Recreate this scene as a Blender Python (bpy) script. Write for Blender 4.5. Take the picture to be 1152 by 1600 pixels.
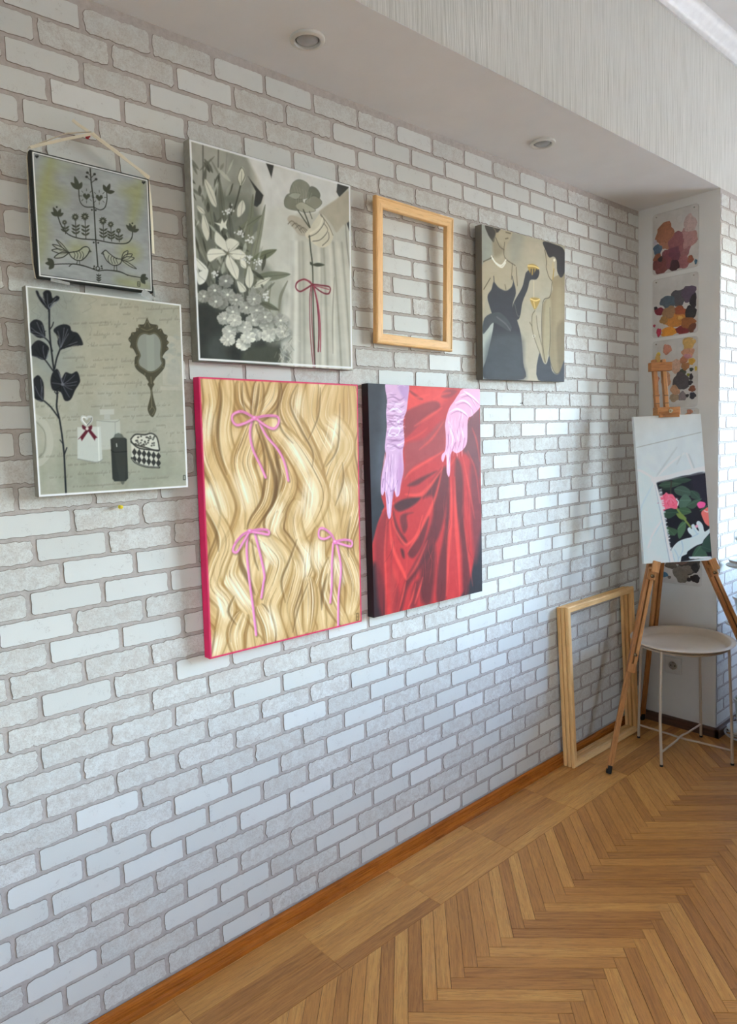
import bpy, bmesh, math, random
import numpy as np
from mathutils import Vector, Matrix

for _o in list(bpy.data.objects):
    bpy.data.objects.remove(_o)
SC = bpy.context.scene
COL = SC.collection
random.seed(7)
RNG = np.random.default_rng(7)

# ---------------------------------------------------------------- camera
F_PX = 1087.9
YAW, PITCH, ROLL = 0.846409, -0.0993608, -0.0403329
CAM_LOC = Vector((1.57814, 0.0, 1.353))
_f = Vector((-math.sin(YAW) * math.cos(PITCH), math.cos(YAW) * math.cos(PITCH), math.sin(PITCH)))
_r = Vector((math.cos(YAW), math.sin(YAW), 0))
_u = _r.cross(_f)
CR = _r * math.cos(ROLL) + _u * math.sin(ROLL)
CU = -_r * math.sin(ROLL) + _u * math.cos(ROLL)
CF = _f
cam_data = bpy.data.cameras.new('camera')
cam_data.sensor_fit = 'HORIZONTAL'
cam_data.sensor_width = 36.0
cam_data.lens = 36.0 * F_PX / 1152.0
cam_data.clip_start = 0.02
cam = bpy.data.objects.new('camera', cam_data)
COL.objects.link(cam)
cam.matrix_world = Matrix(((CR.x, CU.x, -CF.x, CAM_LOC.x), (CR.y, CU.y, -CF.y, CAM_LOC.y),
                           (CR.z, CU.z, -CF.z, CAM_LOC.z), (0, 0, 0, 1)))
SC.camera = cam

# ---------------------------------------------------------------- world, light, exposure
SKY_STRENGTH = 18.0
SUN_STRENGTH = 270.0
EXPOSURE = 0.03
WIN = dict(x0=1.25, x1=2.90, z0=0.80, z1=2.40)          # far window, in the wall at y = ROOM_Y1
WIN2 = dict(y0=-1.05, y1=-0.45, z0=0.85, z1=2.20)          # side window, in the wall at x = ROOM_X1
ROOM_X1, ROOM_Y0, ROOM_Y1, CEIL_Z = 4.3, -1.9, 4.7, 2.90
SOFFIT_Z, COL_X, COL_Y = 2.33, 0.352, 3.077
world = bpy.data.worlds.new('daylight')
SC.world = world
world.use_nodes = True
_nt = world.node_tree
_nt.nodes.clear()
_sky = _nt.nodes.new('ShaderNodeTexSky')
_sky.sky_type = 'NISHITA'
_sky.sun_disc = False
_sky.sun_elevation = math.radians(38)
_sky.sun_rotation = math.radians(200)
_sky.dust_density = 3.0
_bg = _nt.nodes.new('ShaderNodeBackground')
_bg.inputs['Strength'].default_value = SKY_STRENGTH
_wo = _nt.nodes.new('ShaderNodeOutputWorld')
_nt.links.new(_sky.outputs[0], _bg.inputs['Color'])
_nt.links.new(_bg.outputs[0], _wo.inputs['Surface'])

def window_portal(name, loc, rot, sx, sy):
    l = bpy.data.lights.new(name, 'AREA')
    l.shape = 'RECTANGLE'
    l.size, l.size_y = sx, sy
    l.cycles.is_portal = True
    o = bpy.data.objects.new(name, l)
    COL.objects.link(o)
    o.location = loc
    o.rotation_euler = rot
    return o
window_portal('daylight_portal', ((WIN['x0'] + WIN['x1']) / 2, ROOM_Y1 + 0.04, (WIN['z0'] + WIN['z1']) / 2),
              (math.radians(-90), 0, 0), WIN['x1'] - WIN['x0'], WIN['z1'] - WIN['z0'])

window_portal('side_daylight_portal', (ROOM_X1 + 0.04, (WIN2['y0'] + WIN2['y1']) / 2, (WIN2['z0'] + WIN2['z1']) / 2),
              (math.radians(90), 0, math.radians(90)), WIN2['y1'] - WIN2['y0'], WIN2['z1'] - WIN2['z0'])
_sl = bpy.data.lights.new('sun', 'SUN')
_sl.energy = SUN_STRENGTH
_sl.angle = math.radians(0.6)
_sl.color = (1.0, 0.97, 0.92)
_so = bpy.data.objects.new('sun', _sl)
COL.objects.link(_so)
_so.location = (1.5, -6.0, 8.0)
_so.rotation_euler = (math.radians(48), 0, math.radians(-12))      # from behind the house: it lights the street, never the room

vs = SC.view_settings
vs.view_transform = 'Standard'
vs.look = 'None'
vs.exposure = EXPOSURE
vs.gamma = 1.0
vs.use_curve_mapping = False
SC.cycles.max_bounces = 6
SC.cycles.diffuse_bounces = 4
SC.cycles.sample_clamp_indirect = 6.0

# ---------------------------------------------------------------- helpers
def lin(c):
    c = np.asarray(c, float) / 255.0
    return np.where(c <= 0.04045, c / 12.92, ((c + 0.055) / 1.055) ** 2.4)

def rgba(c):
    l = lin(c)
    return (float(l[0]), float(l[1]), float(l[2]), 1.0)

class NT:
    """small node-tree builder"""
    def __init__(self, name):
        self.m = bpy.data.materials.new(name)
        self.m.use_nodes = True
        self.t = self.m.node_tree
        self.t.nodes.clear()
        self.out = self.t.nodes.new('ShaderNodeOutputMaterial')
        self.b = self.t.nodes.new('ShaderNodeBsdfPrincipled')
        self.t.links.new(self.b.outputs[0], self.out.inputs[0])
    def n(self, kind, **kw):
        nd = self.t.nodes.new(kind)
        ins = kw.pop('ins', {})
        for k, v in kw.items():
            setattr(nd, k, v)
        for k, v in ins.items():
            if isinstance(v, bpy.types.NodeSocket):
                self.t.links.new(v, nd.inputs[k])
            else:
                nd.inputs[k].default_value = v
        return nd
    def link(self, a, b):
        self.t.links.new(a, b)
    def noise(self, vec, scale, detail=4, rough=0.55, dist=0.0):
        return self.n('ShaderNodeTexNoise', ins={'Vector': vec, 'Scale': scale, 'Detail': detail, 'Roughness': rough, 'Distortion': dist})
    def ramp(self, fac, stops):
        r = self.n('ShaderNodeValToRGB')
        self.link(fac, r.inputs[0])
        e = r.color_ramp.elements
        while len(e) < len(stops):
            e.new(0.5)
        for el, (p, c) in zip(e, stops):
            el.position = p
            el.color = c if len(c) == 4 else rgba(c)
        return r.outputs[0]
    def mix(self, fac, a, b, blend='MIX'):
        m = self.n('ShaderNodeMix', data_type='RGBA', blend_type=blend)
        for s, v in ((0, fac), (6, a), (7, b)):
            if isinstance(v, bpy.types.NodeSocket):
                self.link(v, m.inputs[s])
            else:
                m.inputs[s].default_value = v
        return m.outputs[2]
    def math(self, op, a, b=0.0, c=0.0):
        m = self.n('ShaderNodeMath', operation=op)
        for i, v in enumerate((a, b, c)):
            if isinstance(v, bpy.types.NodeSocket):
                self.link(v, m.inputs[i])
            else:
                m.inputs[i].default_value = v
        return m.outputs[0]
    def bump(self, h, strength, dist):
        b = self.n('ShaderNodeBump', ins={'Height': h, 'Strength': strength, 'Distance': dist})
        self.link(b.outputs[0], self.b.inputs['Normal'])
        return b
    def set(self, color=None, rough=None, metal=None, spec=None):
        for k, v in (('Base Color', color), ('Roughness', rough), ('Metallic', metal), ('Specular IOR Level', spec)):
            if v is None:
                continue
            if isinstance(v, bpy.types.NodeSocket):
                self.link(v, self.b.inputs[k])
            else:
                self.b.inputs[k].default_value = v
        return self

def plain(name, col, rough=0.5, metal=0.0, var=0.06, scale=30.0, bump=0.0):
    """paint / plastic / metal: one colour with a little procedural variation"""
    t = NT(name)
    co = t.n('ShaderNodeTexCoord').outputs['Object']
    nz = t.noise(co, scale, 3).outputs[0]
    c = rgba(col)
    d = tuple(max(0, x * (1 - var)) for x in c[:3]) + (1,)
    e = tuple(min(1, x * (1 + var)) for x in c[:3]) + (1,)
    t.set(t.ramp(nz, [(0.3, d), (0.7, e)]), rough, metal)
    if bump:
        t.bump(nz, bump, 0.002)
    return t.m

def link_mesh(name, me, parent=None):
    o = bpy.data.objects.new(name, me)
    COL.objects.link(o)
    if parent is not None:
        o.parent = parent
    return o

def mesh(name, verts, faces, mats, parent=None, mi=None, smooth=False):
    me = bpy.data.meshes.new(name)
    me.from_pydata([tuple(v) for v in verts], [], faces)
    for m in (mats if isinstance(mats, (list, tuple)) else [mats]):
        me.materials.append(m)
    if mi:
        me.polygons.foreach_set('material_index', mi)
    if smooth:
        me.polygons.foreach_set('use_smooth', [True] * len(me.polygons))
    me.update()
    return link_mesh(name, me, parent)

def tag(o, label=None, cat=None, group=None, kind=None):
    if label: o['label'] = label
    if cat: o['category'] = cat
    if group: o['group'] = group
    if kind: o['kind'] = kind
    return o

def empty(name, loc=(0, 0, 0), rot=None, mat=None):
    o = bpy.data.objects.new(name, None)
    COL.objects.link(o)
    o.empty_display_size = 0.05
    if mat is not None:
        o.matrix_world = mat
    else:
        o.location = loc
        if rot: o.rotation_euler = rot
    return o

class MB:
    """collects simple solids into one mesh"""
    def __init__(self):
        self.v, self.f = [], []
    def add(self, vs, fs):
        k = len(self.v)
        self.v += [tuple(x) for x in vs]
        self.f += [tuple(i + k for i in f) for f in fs]
    def box(self, a, b):
        (x0, y0, z0), (x1, y1, z1) = a, b
        vs = [(x0, y0, z0), (x1, y0, z0), (x1, y1, z0), (x0, y1, z0), (x0, y0, z1), (x1, y0, z1), (x1, y1, z1), (x0, y1, z1)]
        self.add(vs, [(0, 3, 2, 1), (4, 5, 6, 7), (0, 1, 5, 4), (1, 2, 6, 5), (2, 3, 7, 6), (3, 0, 4, 7)])
    def obox(self, c, ax, ay, az, hx, hy, hz):
        """oriented box: centre, three unit axes, half sizes"""
        c, ax, ay, az = Vector(c), Vector(ax), Vector(ay), Vector(az)
        vs = [c + ax * sx * hx + ay * sy * hy + az * sz * hz for sz in (-1, 1) for sx, sy in ((-1, -1), (1, -1), (1, 1), (-1, 1))]
        self.add(vs, [(0, 3, 2, 1), (4, 5, 6, 7), (0, 1, 5, 4), (1, 2, 6, 5), (2, 3, 7, 6), (3, 0, 4, 7)])
    def tube(self, pts, r, n=10, caps=True):
        pts = [Vector(p) for p in pts]
        rs = r if isinstance(r, (list, tuple)) else [r] * len(pts)
        rings = []
        up = None
        for i, p in enumerate(pts):
            d = (pts[min(i + 1, len(pts) - 1)] - pts[max(i - 1, 0)]).normalized()
            if up is None:
                up = Vector((0, 0, 1)) if abs(d.z) < 0.9 else Vector((1, 0, 0))
            a = d.cross(up)
            if a.length < 1e-4:
                a = d.cross(Vector((0, 1, 0)))
            a.normalize()
            b = a.cross(d).normalized()
            up = b
            rings.append([p + (a * math.cos(2 * math.pi * k / n) + b * math.sin(2 * math.pi * k / n)) * rs[i] for k in range(n)])
        vs = [q for rg in rings for q in rg]
        fs = []
        for i in range(len(rings) - 1):
            for k in range(n):
                fs.append((i * n + k, i * n + (k + 1) % n, (i + 1) * n + (k + 1) % n, (i + 1) * n + k))
        if caps:
            fs.append(tuple(range(n - 1, -1, -1)))
            fs.append(tuple((len(rings) - 1) * n + k for k in range(n)))
        self.add(vs, fs)
    def lathe(self, prof, n=32, c=(0, 0, 0), close=True):
        """profile of (r, z) revolved about z through c"""
        vs, fs = [], []
        for r, z in prof:
            for k in range(n):
                a = 2 * math.pi * k / n
                vs.append((c[0] + r * math.cos(a), c[1] + r * math.sin(a), c[2] + z))
        for i in range(len(prof) - 1):
            for k in range(n):
                fs.append((i * n + k, i * n + (k + 1) % n, (i + 1) * n + (k + 1) % n, (i + 1) * n + k))
        if close:
            fs.append(tuple(range(n - 1, -1, -1)))
            fs.append(tuple((len(prof) - 1) * n + k for k in range(n)))
        self.add(vs, fs)
    def prism(self, poly, y0, y1):
        """polygon in local x,z extruded from y0 to y1"""
        n = len(poly)
        vs = [(x, y0, z) for x, z in poly] + [(x, y1, z) for x, z in poly]
        fs = [tuple(range(n)), tuple(range(2 * n - 1, n - 1, -1))]
        for k in range(n):
            fs.append((k, n + k, n + (k + 1) % n, (k + 1) % n))
        self.add(vs, fs)
    def build(self, name, mat, parent=None, smooth=False, bevel=0.0, seg=2):
        o = mesh(name, self.v, self.f, mat, parent, smooth=smooth)
        bm = bmesh.new()
        bm.from_mesh(o.data)
        bmesh.ops.recalc_face_normals(bm, faces=bm.faces)
        if bevel:
            bmesh.ops.bevel(bm, geom=list(bm.edges), offset=bevel, segments=seg, profile=0.5, affect='EDGES', clamp_overlap=True)
        bm.to_mesh(o.data)
        bm.free()
        if smooth:
            for p in o.data.polygons:
                p.use_smooth = True
            try:
                o.data.set_sharp_from_angle(angle=math.radians(40))
            except Exception:
                pass
        return o

def project(P):
    d = Vector(P) - CAM_LOC
    z = d.dot(CF)
    if z < 0.05:
        return None
    return (576 + F_PX * d.dot(CR) / z, 800 - F_PX * d.dot(CU) / z, z)

def seen_area(pts):
    """size in the camera's view of a flat piece (0 when it is out of frame), used only to choose which pieces become single parts"""
    q = [project(p) for p in pts]
    if any(a is None for a in q):
        return 0
    cx = sum(a[0] for a in q) / len(q); cy = sum(a[1] for a in q) / len(q)
    if not any(-5 < a[0] < 1157 and -5 < a[1] < 1605 for a in q + [(cx, cy, 1)]):
        return 0
    s = 0
    for i in range(len(q)):
        a, b = q[i], q[(i + 1) % len(q)]
        s += a[0] * b[1] - b[0] * a[1]
    return abs(s) / 2
# ---------------------------------------------------------------- materials of the setting
def local_vec(t):
    """local coordinate stored on every brick / plank + a random shift per object and per piece"""
    at = t.n('ShaderNodeAttribute', attribute_name='luv')
    rn = t.n('ShaderNodeAttribute', attribute_name='rnd')
    oi = t.n('ShaderNodeObjectInfo')
    r = t.math('FRACT', t.math('ADD', oi.outputs['Random'], rn.outputs['Fac']))
    cx = t.n('ShaderNodeCombineXYZ', ins={'X': t.math('MULTIPLY', r, 37.0), 'Y': t.math('MULTIPLY', r, 91.0), 'Z': r})
    v = t.n('ShaderNodeVectorMath', operation='ADD')
    t.link(at.outputs['Vector'], v.inputs[0]); t.link(cx.outputs[0], v.inputs[1])
    return v.outputs[0], r

def brick_material(name, rough_face):
    t = NT(name)
    v, r = local_vec(t)
    tint = t.ramp(r, [(0.0, (221, 221, 214)), (0.5, (213, 213, 206)), (1.0, (227, 227, 221))])
    fine = t.noise(v, 420, 3, 0.7).outputs[0]
    if rough_face:
        big = t.noise(v, 38, 4, 0.65, 0.8).outputs[0]
        mid = t.noise(v, 190, 3, 0.75).outputs[0]
        s = t.math('ADD', t.math('MULTIPLY', big, 0.55), t.math('MULTIPLY', mid, 0.45))
        wear = t.ramp(s, [(0.36, (0, 0, 0)), (0.60, (255, 255, 255))])
        c = t.mix(wear, rgba((198, 191, 181)), tint)
        sp = t.ramp(fine, [(0.33, (176, 168, 158)), (0.47, (255, 255, 255))])
        c = t.mix(0.42, c, sp, 'MULTIPLY')
        t.set(c, 0.75)
        h = t.math('ADD', t.math('MULTIPLY', mid, 0.6), t.math('MULTIPLY', fine, 0.6))
        t.bump(h, 0.5, 0.0022)
    else:
        big = t.noise(v, 28, 3, 0.5).outputs[0]
        c = t.mix(t.ramp(big, [(0.42, (0, 0, 0)), (0.78, (90, 90, 90))]), tint, rgba((200, 194, 186)))
        cn = t.noise(v, 55, 4, 0.6, 0.6).outputs[0]
        ck = t.math('MULTIPLY', t.math('LESS_THAN', t.math('ABSOLUTE', t.math('SUBTRACT', cn, 0.5)), 0.010), t.math('GREATER_THAN', big, 0.60))
        c = t.mix(t.math('MULTIPLY', ck, 0.4), c, rgba((170, 163, 154)))
        t.set(c, 0.6)
        t.bump(t.math('ADD', t.math('MULTIPLY', fine, 0.5), t.math('MULTIPLY', ck, -0.5)), 0.28, 0.0012)
    return t.m

def wood_material(name, stops, rough, grain=(3.0, 60.0), bump=0.12, luv=True, coat=0.0, lines=0.5):
    t = NT(name)
    if luv:
        v, r = local_vec(t)
    else:
        co = t.n('ShaderNodeTexCoord').outputs['Object']
        oi = t.n('ShaderNodeObjectInfo')
        r = oi.outputs['Random']
        cx = t.n('ShaderNodeCombineXYZ', ins={'X': t.math('MULTIPLY', r, 11.0), 'Y': t.math('MULTIPLY', r, 23.0), 'Z': r})
        va = t.n('ShaderNodeVectorMath', operation='ADD')
        t.link(co, va.inputs[0]); t.link(cx.outputs[0], va.inputs[1])
        v = va.outputs[0]
    mp = t.n('ShaderNodeMapping', ins={'Vector': v, 'Scale': (grain[0], grain[1], grain[1])})
    g1 = t.noise(mp.outputs[0], 1.0, 5, 0.62, 0.8).outputs[0]
    g2 = t.noise(mp.outputs[0], 4.0, 4, 0.7, 0.2).outputs[0]
    g = t.math('ADD', t.math('MULTIPLY', g1, 0.65), t.math('MULTIPLY', g2, 0.35))
    g = t.math('ADD', g, t.math('MULTIPLY', t.math('SUBTRACT', r, 0.5), 0.34))
    c = t.ramp(g, stops)
    ln = t.ramp(g2, [(0.36, (120, 105, 95)), (0.47, (255, 255, 255))])
    c = t.mix(lines, c, ln, 'MULTIPLY')
    t.set(c, rough)
    t.bump(g2, bump, 0.001)
    if coat:
        t.b.inputs['Coat Weight'].default_value = coat
        t.b.inputs['Coat Roughness'].default_value = 0.18
    return t.m

def floor_material():
    t = NT('oak_parquet')
    v, r = local_vec(t)
    mp = t.n('ShaderNodeMapping', ins={'Vector': v, 'Scale': (5.0, 70.0, 70.0)})
    g1 = t.noise(mp.outputs[0], 1.0, 5, 0.6, 1.6).outputs[0]
    mp2 = t.n('ShaderNodeMapping', ins={'Vector': v, 'Scale': (22.0, 420.0, 420.0)})
    g2 = t.noise(mp2.outputs[0], 1.0, 3, 0.6, 0.3).outputs[0]
    g = t.math('ADD', t.math('MULTIPLY', g1, 0.75), t.math('MULTIPLY', t.math('SUBTRACT', r, 0.16), 0.44))
    c = t.ramp(g, [(0.16, (152, 98, 48)), (0.42, (190, 132, 68)), (0.62, (206, 147, 78)), (0.95, (230, 178, 102))])
    c = t.mix(t.math('MULTIPLY', t.math('LESS_THAN', g2, 0.43), 0.26), c, rgba((104, 66, 36)))
    wp = t.n('ShaderNodeNewGeometry').outputs['Position']
    wear = t.noise(wp, 7.0, 5, 0.65).outputs[0]
    c = t.mix(t.ramp(wear, [(0.55, (0, 0, 0)), (0.75, (90, 90, 90))]), c, rgba((126, 104, 88)))
    t.set(c, t.math('ADD', 0.30, t.math('MULTIPLY', wear, 0.24)), spec=0.5)
    t.bump(g2, 0.12, 0.0006)
    return t.m

def mortar_material():
    t = NT('wallpaper_mortar')
    p = t.n('ShaderNodeNewGeometry').outputs['Position']
    n1 = t.noise(p, 60, 5, 0.7).outputs[0]
    c = t.ramp(n1, [(0.3, (172, 161, 152)), (0.7, (194, 185, 177))])
    t.set(c, 0.8)
    t.bump(t.noise(p, 300, 4, 0.7).outputs[0], 0.4, 0.002)
    return t.m

def plaster(name, col, scale=8.0):
    t = NT(name)
    p = t.n('ShaderNodeNewGeometry').outputs['Position']
    n1 = t.noise(p, scale, 4).outputs[0]
    c = rgba(col)
    t.set(t.ramp(n1, [(0.3, tuple(x * 0.96 for x in c[:3]) + (1,)), (0.7, c)]), 0.85)
    t.bump(t.noise(p, 220, 3).outputs[0], 0.08, 0.001)
    return t.m

def ribbed_wallpaper():
    t = NT('ribbed_wallpaper')
    p = t.n('ShaderNodeNewGeometry').outputs['Position']
    mp = t.n('ShaderNodeMapping', ins={'Vector': p, 'Scale': (130.0, 130.0, 5.0)})
    n1 = t.noise(mp.outputs[0], 1.0, 4, 0.6).outputs[0]
    t.set(t.ramp(n1, [(0.3, (196, 194, 184)), (0.5, (216, 214, 206)), (0.75, (226, 224, 216))]), 0.8)
    t.bump(n1, 0.8, 0.004)
    return t.m

M_BRICK_S = brick_material('brick_smooth_white', False)
M_BRICK_R = brick_material('brick_weathered_white', True)
M_BRICK_E = plain('brick_edge', (142, 130, 119), 0.85)
M_MORTAR = mortar_material()
M_OAK = floor_material()
M_SUB = plain('floor_gap', (38, 27, 20), 0.9)
M_WHITE = plaster('white_plaster', (236, 235, 232))
M_ROOM = plaster('pale_wall_paint', (196, 190, 181))
M_CEIL = plaster('ceiling_paint', (238, 238, 237))
M_RIB = ribbed_wallpaper()
M_SKIRT = wood_material('varnished_skirting', [(0.25, (150, 80, 22)), (0.55, (192, 112, 36)), (0.8, (212, 136, 52))], 0.22, (90.0, 3.0), 0.05, luv=False, lines=0.25)
M_SKIRT_D = wood_material('dark_skirting', [(0.25, (70, 46, 34)), (0.55, (96, 66, 50)), (0.8, (112, 80, 60))], 0.5, (3.0, 60.0), 0.08, luv=False)

def set_attrs(me, luv, rnd):
    a = me.attributes.new('luv', 'FLOAT_VECTOR', 'POINT')
    a.data.foreach_set('vector', np.asarray(luv, np.float32).ravel())
    b = me.attributes.new('rnd', 'FLOAT', 'POINT')
    b.data.foreach_set('value', np.asarray(rnd, np.float32).ravel())

# ---------------------------------------------------------------- floor
floor = mesh('floor', [(0, ROOM_Y0, -0.05), (ROOM_X1, ROOM_Y0, -0.05), (ROOM_X1, ROOM_Y1, -0.05), (0, ROOM_Y1, -0.05),
                       (0, ROOM_Y0, -0.003), (ROOM_X1, ROOM_Y0, -0.003), (ROOM_X1, ROOM_Y1, -0.003), (0, ROOM_Y1, -0.003)],
             [(0, 3, 2, 1), (4, 5, 6, 7), (0, 1, 5, 4), (1, 2, 6, 5), (2, 3, 7, 6), (3, 0, 4, 7)], M_SUB)
tag(floor, 'brown oak herringbone parquet floor with a straight border', kind='structure')

def clip_poly(poly, axis, lim, keep_ge):
    out = []
    for i in range(len(poly)):
        a, b = poly[i], poly[(i + 1) % len(poly)]
        ia = (a[axis] >= lim) == keep_ge
        ib = (b[axis] >= lim) == keep_ge
        if ia:
            out.append(a)
        if ia != ib:
            k = (lim - a[axis]) / (b[axis] - a[axis])
            out.append((a[0] + (b[0] - a[0]) * k, a[1] + (b[1] - a[1]) * k))
    return out

def plank_geo(poly, d, dz, gap=0.0004, bev=0.0006):
    """one parquet block: top face, worn bevel, sides. poly in floor x,y (ccw); d = grain direction"""
    n = len(poly)
    cx = sum(p[0] for p in poly) / n; cy = sum(p[1] for p in poly) / n
    def inset(g):
        res = []
        for i in range(n):
            p0, p1, p2 = poly[i - 1], poly[i], poly[(i + 1) % n]
            e1 = Vector((p1[0] - p0[0], p1[1] - p0[1])).normalized(); e2 = Vector((p2[0] - p1[0], p2[1] - p1[1])).normalized()
            n1 = Vector((-e1.y, e1.x)); n2 = Vector((-e2.y, e2.x))
            k = n1 + n2
            k = k / max(k.dot(n1), 0.2)
            res.append((p1[0] + k.x * g, p1[1] + k.y * g))
        return res
    top, mid = inset(gap + bev), inset(gap)
    vs = [(x, y, dz) for x, y in top] + [(x, y, dz - bev) for x, y in mid] + [(x, y, -0.004) for x, y in mid]
    fs = [tuple(range(n))]
    for lv in (0, 1):
        for i in range(n):
            j = (i + 1) % n
            fs.append((lv * n + i, (lv + 1) * n + i, (lv + 1) * n + j, lv * n + j))
    luv = [((x - cx) * d[0] + (y - cy) * d[1], -(x - cx) * d[1] + (y - cy) * d[0], z) for x, y, z in vs]
    return vs, fs, luv

planks = []                                    # (poly, grain direction)
PW, PL, HX0, HY0 = 0.0358, 0.352, 0.486, 1.177
S2 = math.sqrt(0.5)
BORDER_X = 0.255
def rot(a, b):
    return (HX0 + (a - b) * S2, HY0 + (a + b) * S2)
for c in range(-2, 10):
    for k in range(-90, 120):
        ta, tb = c * PL, -c * PL
        H = [(k * PW + ta, k * PW + tb), (k * PW + PL + ta, k * PW + tb), (k * PW + PL + ta, k * PW + PW + tb), (k * PW + ta, k * PW + PW + tb)]
        V = [(k * PW + ta, (k + 1) * PW + tb), ((k + 1) * PW + ta, (k + 1) * PW + tb), ((k + 1) * PW + ta, (k + 1) * PW + PL + tb), (k * PW + ta, (k + 1) * PW + PL + tb)]
        for R4, d in ((H, (S2, S2)), (V, (-S2, S2))):
            poly = [rot(*q) for q in R4]
            ys = [q[1] for q in poly]; xs = [q[0] for q in poly]
            if max(ys) < ROOM_Y0 + 0.02 or min(ys) > ROOM_Y1 - 0.02 or max(xs) < BORDER_X or min(xs) > ROOM_X1 - 0.02:
                continue
            for ax, lim, ge in ((0, BORDER_X, True), (0, ROOM_X1, False), (1, ROOM_Y0, True), (1, ROOM_Y1, False)):
                poly = clip_poly(poly, ax, lim, ge)
                if len(poly) < 3: break
            if len(poly) < 3: continue
            ar = abs(sum(poly[i][0] * poly[(i + 1) % len(poly)][1] - poly[(i + 1) % len(poly)][0] * poly[i][1] for i in range(len(poly)))) / 2
            if ar > 2e-5:
                planks.append((poly, d))
edges_x = [0.004, 0.025, 0.070, 0.117, 0.164, 0.210, BORDER_X]
seams = [1.757 + 0.3655 * k for k in range(-10, 10)]
for s0, s1 in zip(seams[:-1], seams[1:]):
    for x0, x1 in zip(edges_x[:-1], edges_x[1:]):
        a, b = max(s0, ROOM_Y0), min(s1, ROOM_Y1)
        if b - a > 0.02:
            planks.append(([(x0, a), (x1, a), (x1, b), (x0, b)], (0, 1)))
_area = [seen_area([(x, y, 0) for x, y in p]) for p, d in planks]
_order = sorted(range(len(planks)), key=lambda i: -_area[i])
_single = set([i for i in _order if _area[i] > 60][:300])
rv, rf, rl, rr = [], [], [], []
for i, (poly, d) in enumerate(planks):
    dz = random.uniform(-0.0005, 0.0005)
    vs, fs, luv = plank_geo(poly, d, dz)
    if i in _single:
        me = bpy.data.meshes.new('plank')
        cx, cy = vs[0][0], vs[0][1]
        me.from_pydata([(x - cx, y - cy, z) for x, y, z in vs], [], fs)
        me.materials.append(M_OAK)
        set_attrs(me, luv, [random.random()] * len(vs))
        o = link_mesh('plank', me, floor)
        o.location = (cx, cy, 0)
    else:
        k = len(rv)
        rv += vs; rl += luv; rr += [random.random()] * len(vs)
        rf += [tuple(j + k for j in f) for f in fs]
me = bpy.data.meshes.new('parquet_rest')
me.from_pydata(rv, [], rf)
me.materials.append(M_OAK)
set_attrs(me, rl, rr)
tag(link_mesh('parquet_rest', me, floor), kind='stuff')

# ---------------------------------------------------------------- brick wallpaper
ROW_P = 0.0567
BRICK_H, JOINT, RELIEF = 0.0494, 0.0090, 0.0015
def row_z(k):
    return 2.285 - ROW_P * (k - 1)
REF = {1: .628, 2: .53, 3: .462, 4: .545, 5: .487, 6: 2.7315, 7: 2.7945, 8: 2.7265, 9: 2.7915, 10: 2.7195, 11: 2.7965, 12: 2.8595, 13: 2.7865,
       14: 2.7215, 15: 2.027, 16: 2.104, 17: 2.173, 18: 2.1, 19: 2.7975, 20: .523, 21: .439, 22: .497, 23: .419, 24: .513, 25: .448, 26: .518,
       27: .42, 28: .508, 29: .41, 30: .497, 31: .409, 32: .468, 33: .391, 34: .482, 35: .571, 36: .49, 37: .41, 38: .5, 39: .42, 40: .5}

def brick_outline(L, H, rng, rag):
    """rounded, slightly chipped brick outline, counter-clockwise"""
    pts = []
    nx, nz = max(4, int(round(L / 0.0095))), 4
    r = min(L * 0.3, rng.uniform(0.004, 0.010))
    hl, hh = L / 2, H / 2
    cs = [rng.uniform(0.35, 1.25) * r for _ in range(4)]
    def j():
        return rng.gauss(0, rag)
    side = lambda a, b, n: [a + (b - a) * i / n for i in range(1, n)]
    pts += [(-hl + cs[0], -hh + j())] + [(x, -hh + j()) for x in side(-hl + cs[0], hl - cs[1], nx)] + [(hl - cs[1], -hh + j())]
    pts += [(hl + j() * .6 - cs[1] * .3, -hh + cs[1] * .3), (hl + j(), -hh + cs[1])] + [(hl + j(), z) for z in side(-hh + cs[1], hh - cs[2], nz)] + [(hl + j(), hh - cs[2])]
    pts += [(hl - cs[2] * .3 + j() * .6, hh - cs[2] * .3), (hl - cs[2], hh + j())] + [(x, hh + j()) for x in side(hl - cs[2], -hl + cs[3], nx)] + [(-hl + cs[3], hh + j())]
    pts += [(-hl + cs[3] * .3 + j() * .6, hh - cs[3] * .3), (-hl + j(), hh - cs[3])] + [(-hl + j(), z) for z in side(hh - cs[3], -hh + cs[0], nz)] + [(-hl + j(), -hh + cs[0])]
    pts += [(-hl + cs[0] * .3 + j() * .6, -hh + cs[0] * .3)]
    return pts

def brick_geo(L, H, rng, rag):
    """front face toward +x, local y along the wall, local z up; origin on the wall"""
    out = brick_outline(L, H, rng, rag)
    n = len(out)
    k = 1 - 0.0012 / (H / 2)
    vs = [(RELIEF, y * (1 - 0.0010 / (L / 2)), z * k) for y, z in out] + [(0.0, y, z) for y, z in out]
    fs = [tuple(range(n))] + [(i, n + i, n + (i + 1) % n, (i + 1) % n) for i in range(n)]
    return vs, fs

VARIANTS = {}
_rng = random.Random(3)
for kind in (0, 1):
    for v in range(12):
        vs, fs = brick_geo(0.1482, BRICK_H + _rng.uniform(-0.001, 0.0012), _rng, 0.0006 if kind == 0 else 0.0012)
        me = bpy.data.meshes.new('brick')
        me.from_pydata(vs, [], fs)
        me.materials.append(M_BRICK_S if kind == 0 else M_BRICK_R)
        me.materials.append(M_BRICK_E)
        me.polygons.foreach_set('material_index', [0] + [1] * (len(fs) - 1))
        set_attrs(me, [(y, z, x) for x, y, z in vs], [v * 0.083] * len(vs))
        VARIANTS[kind, v] = (me, vs, fs)

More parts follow.
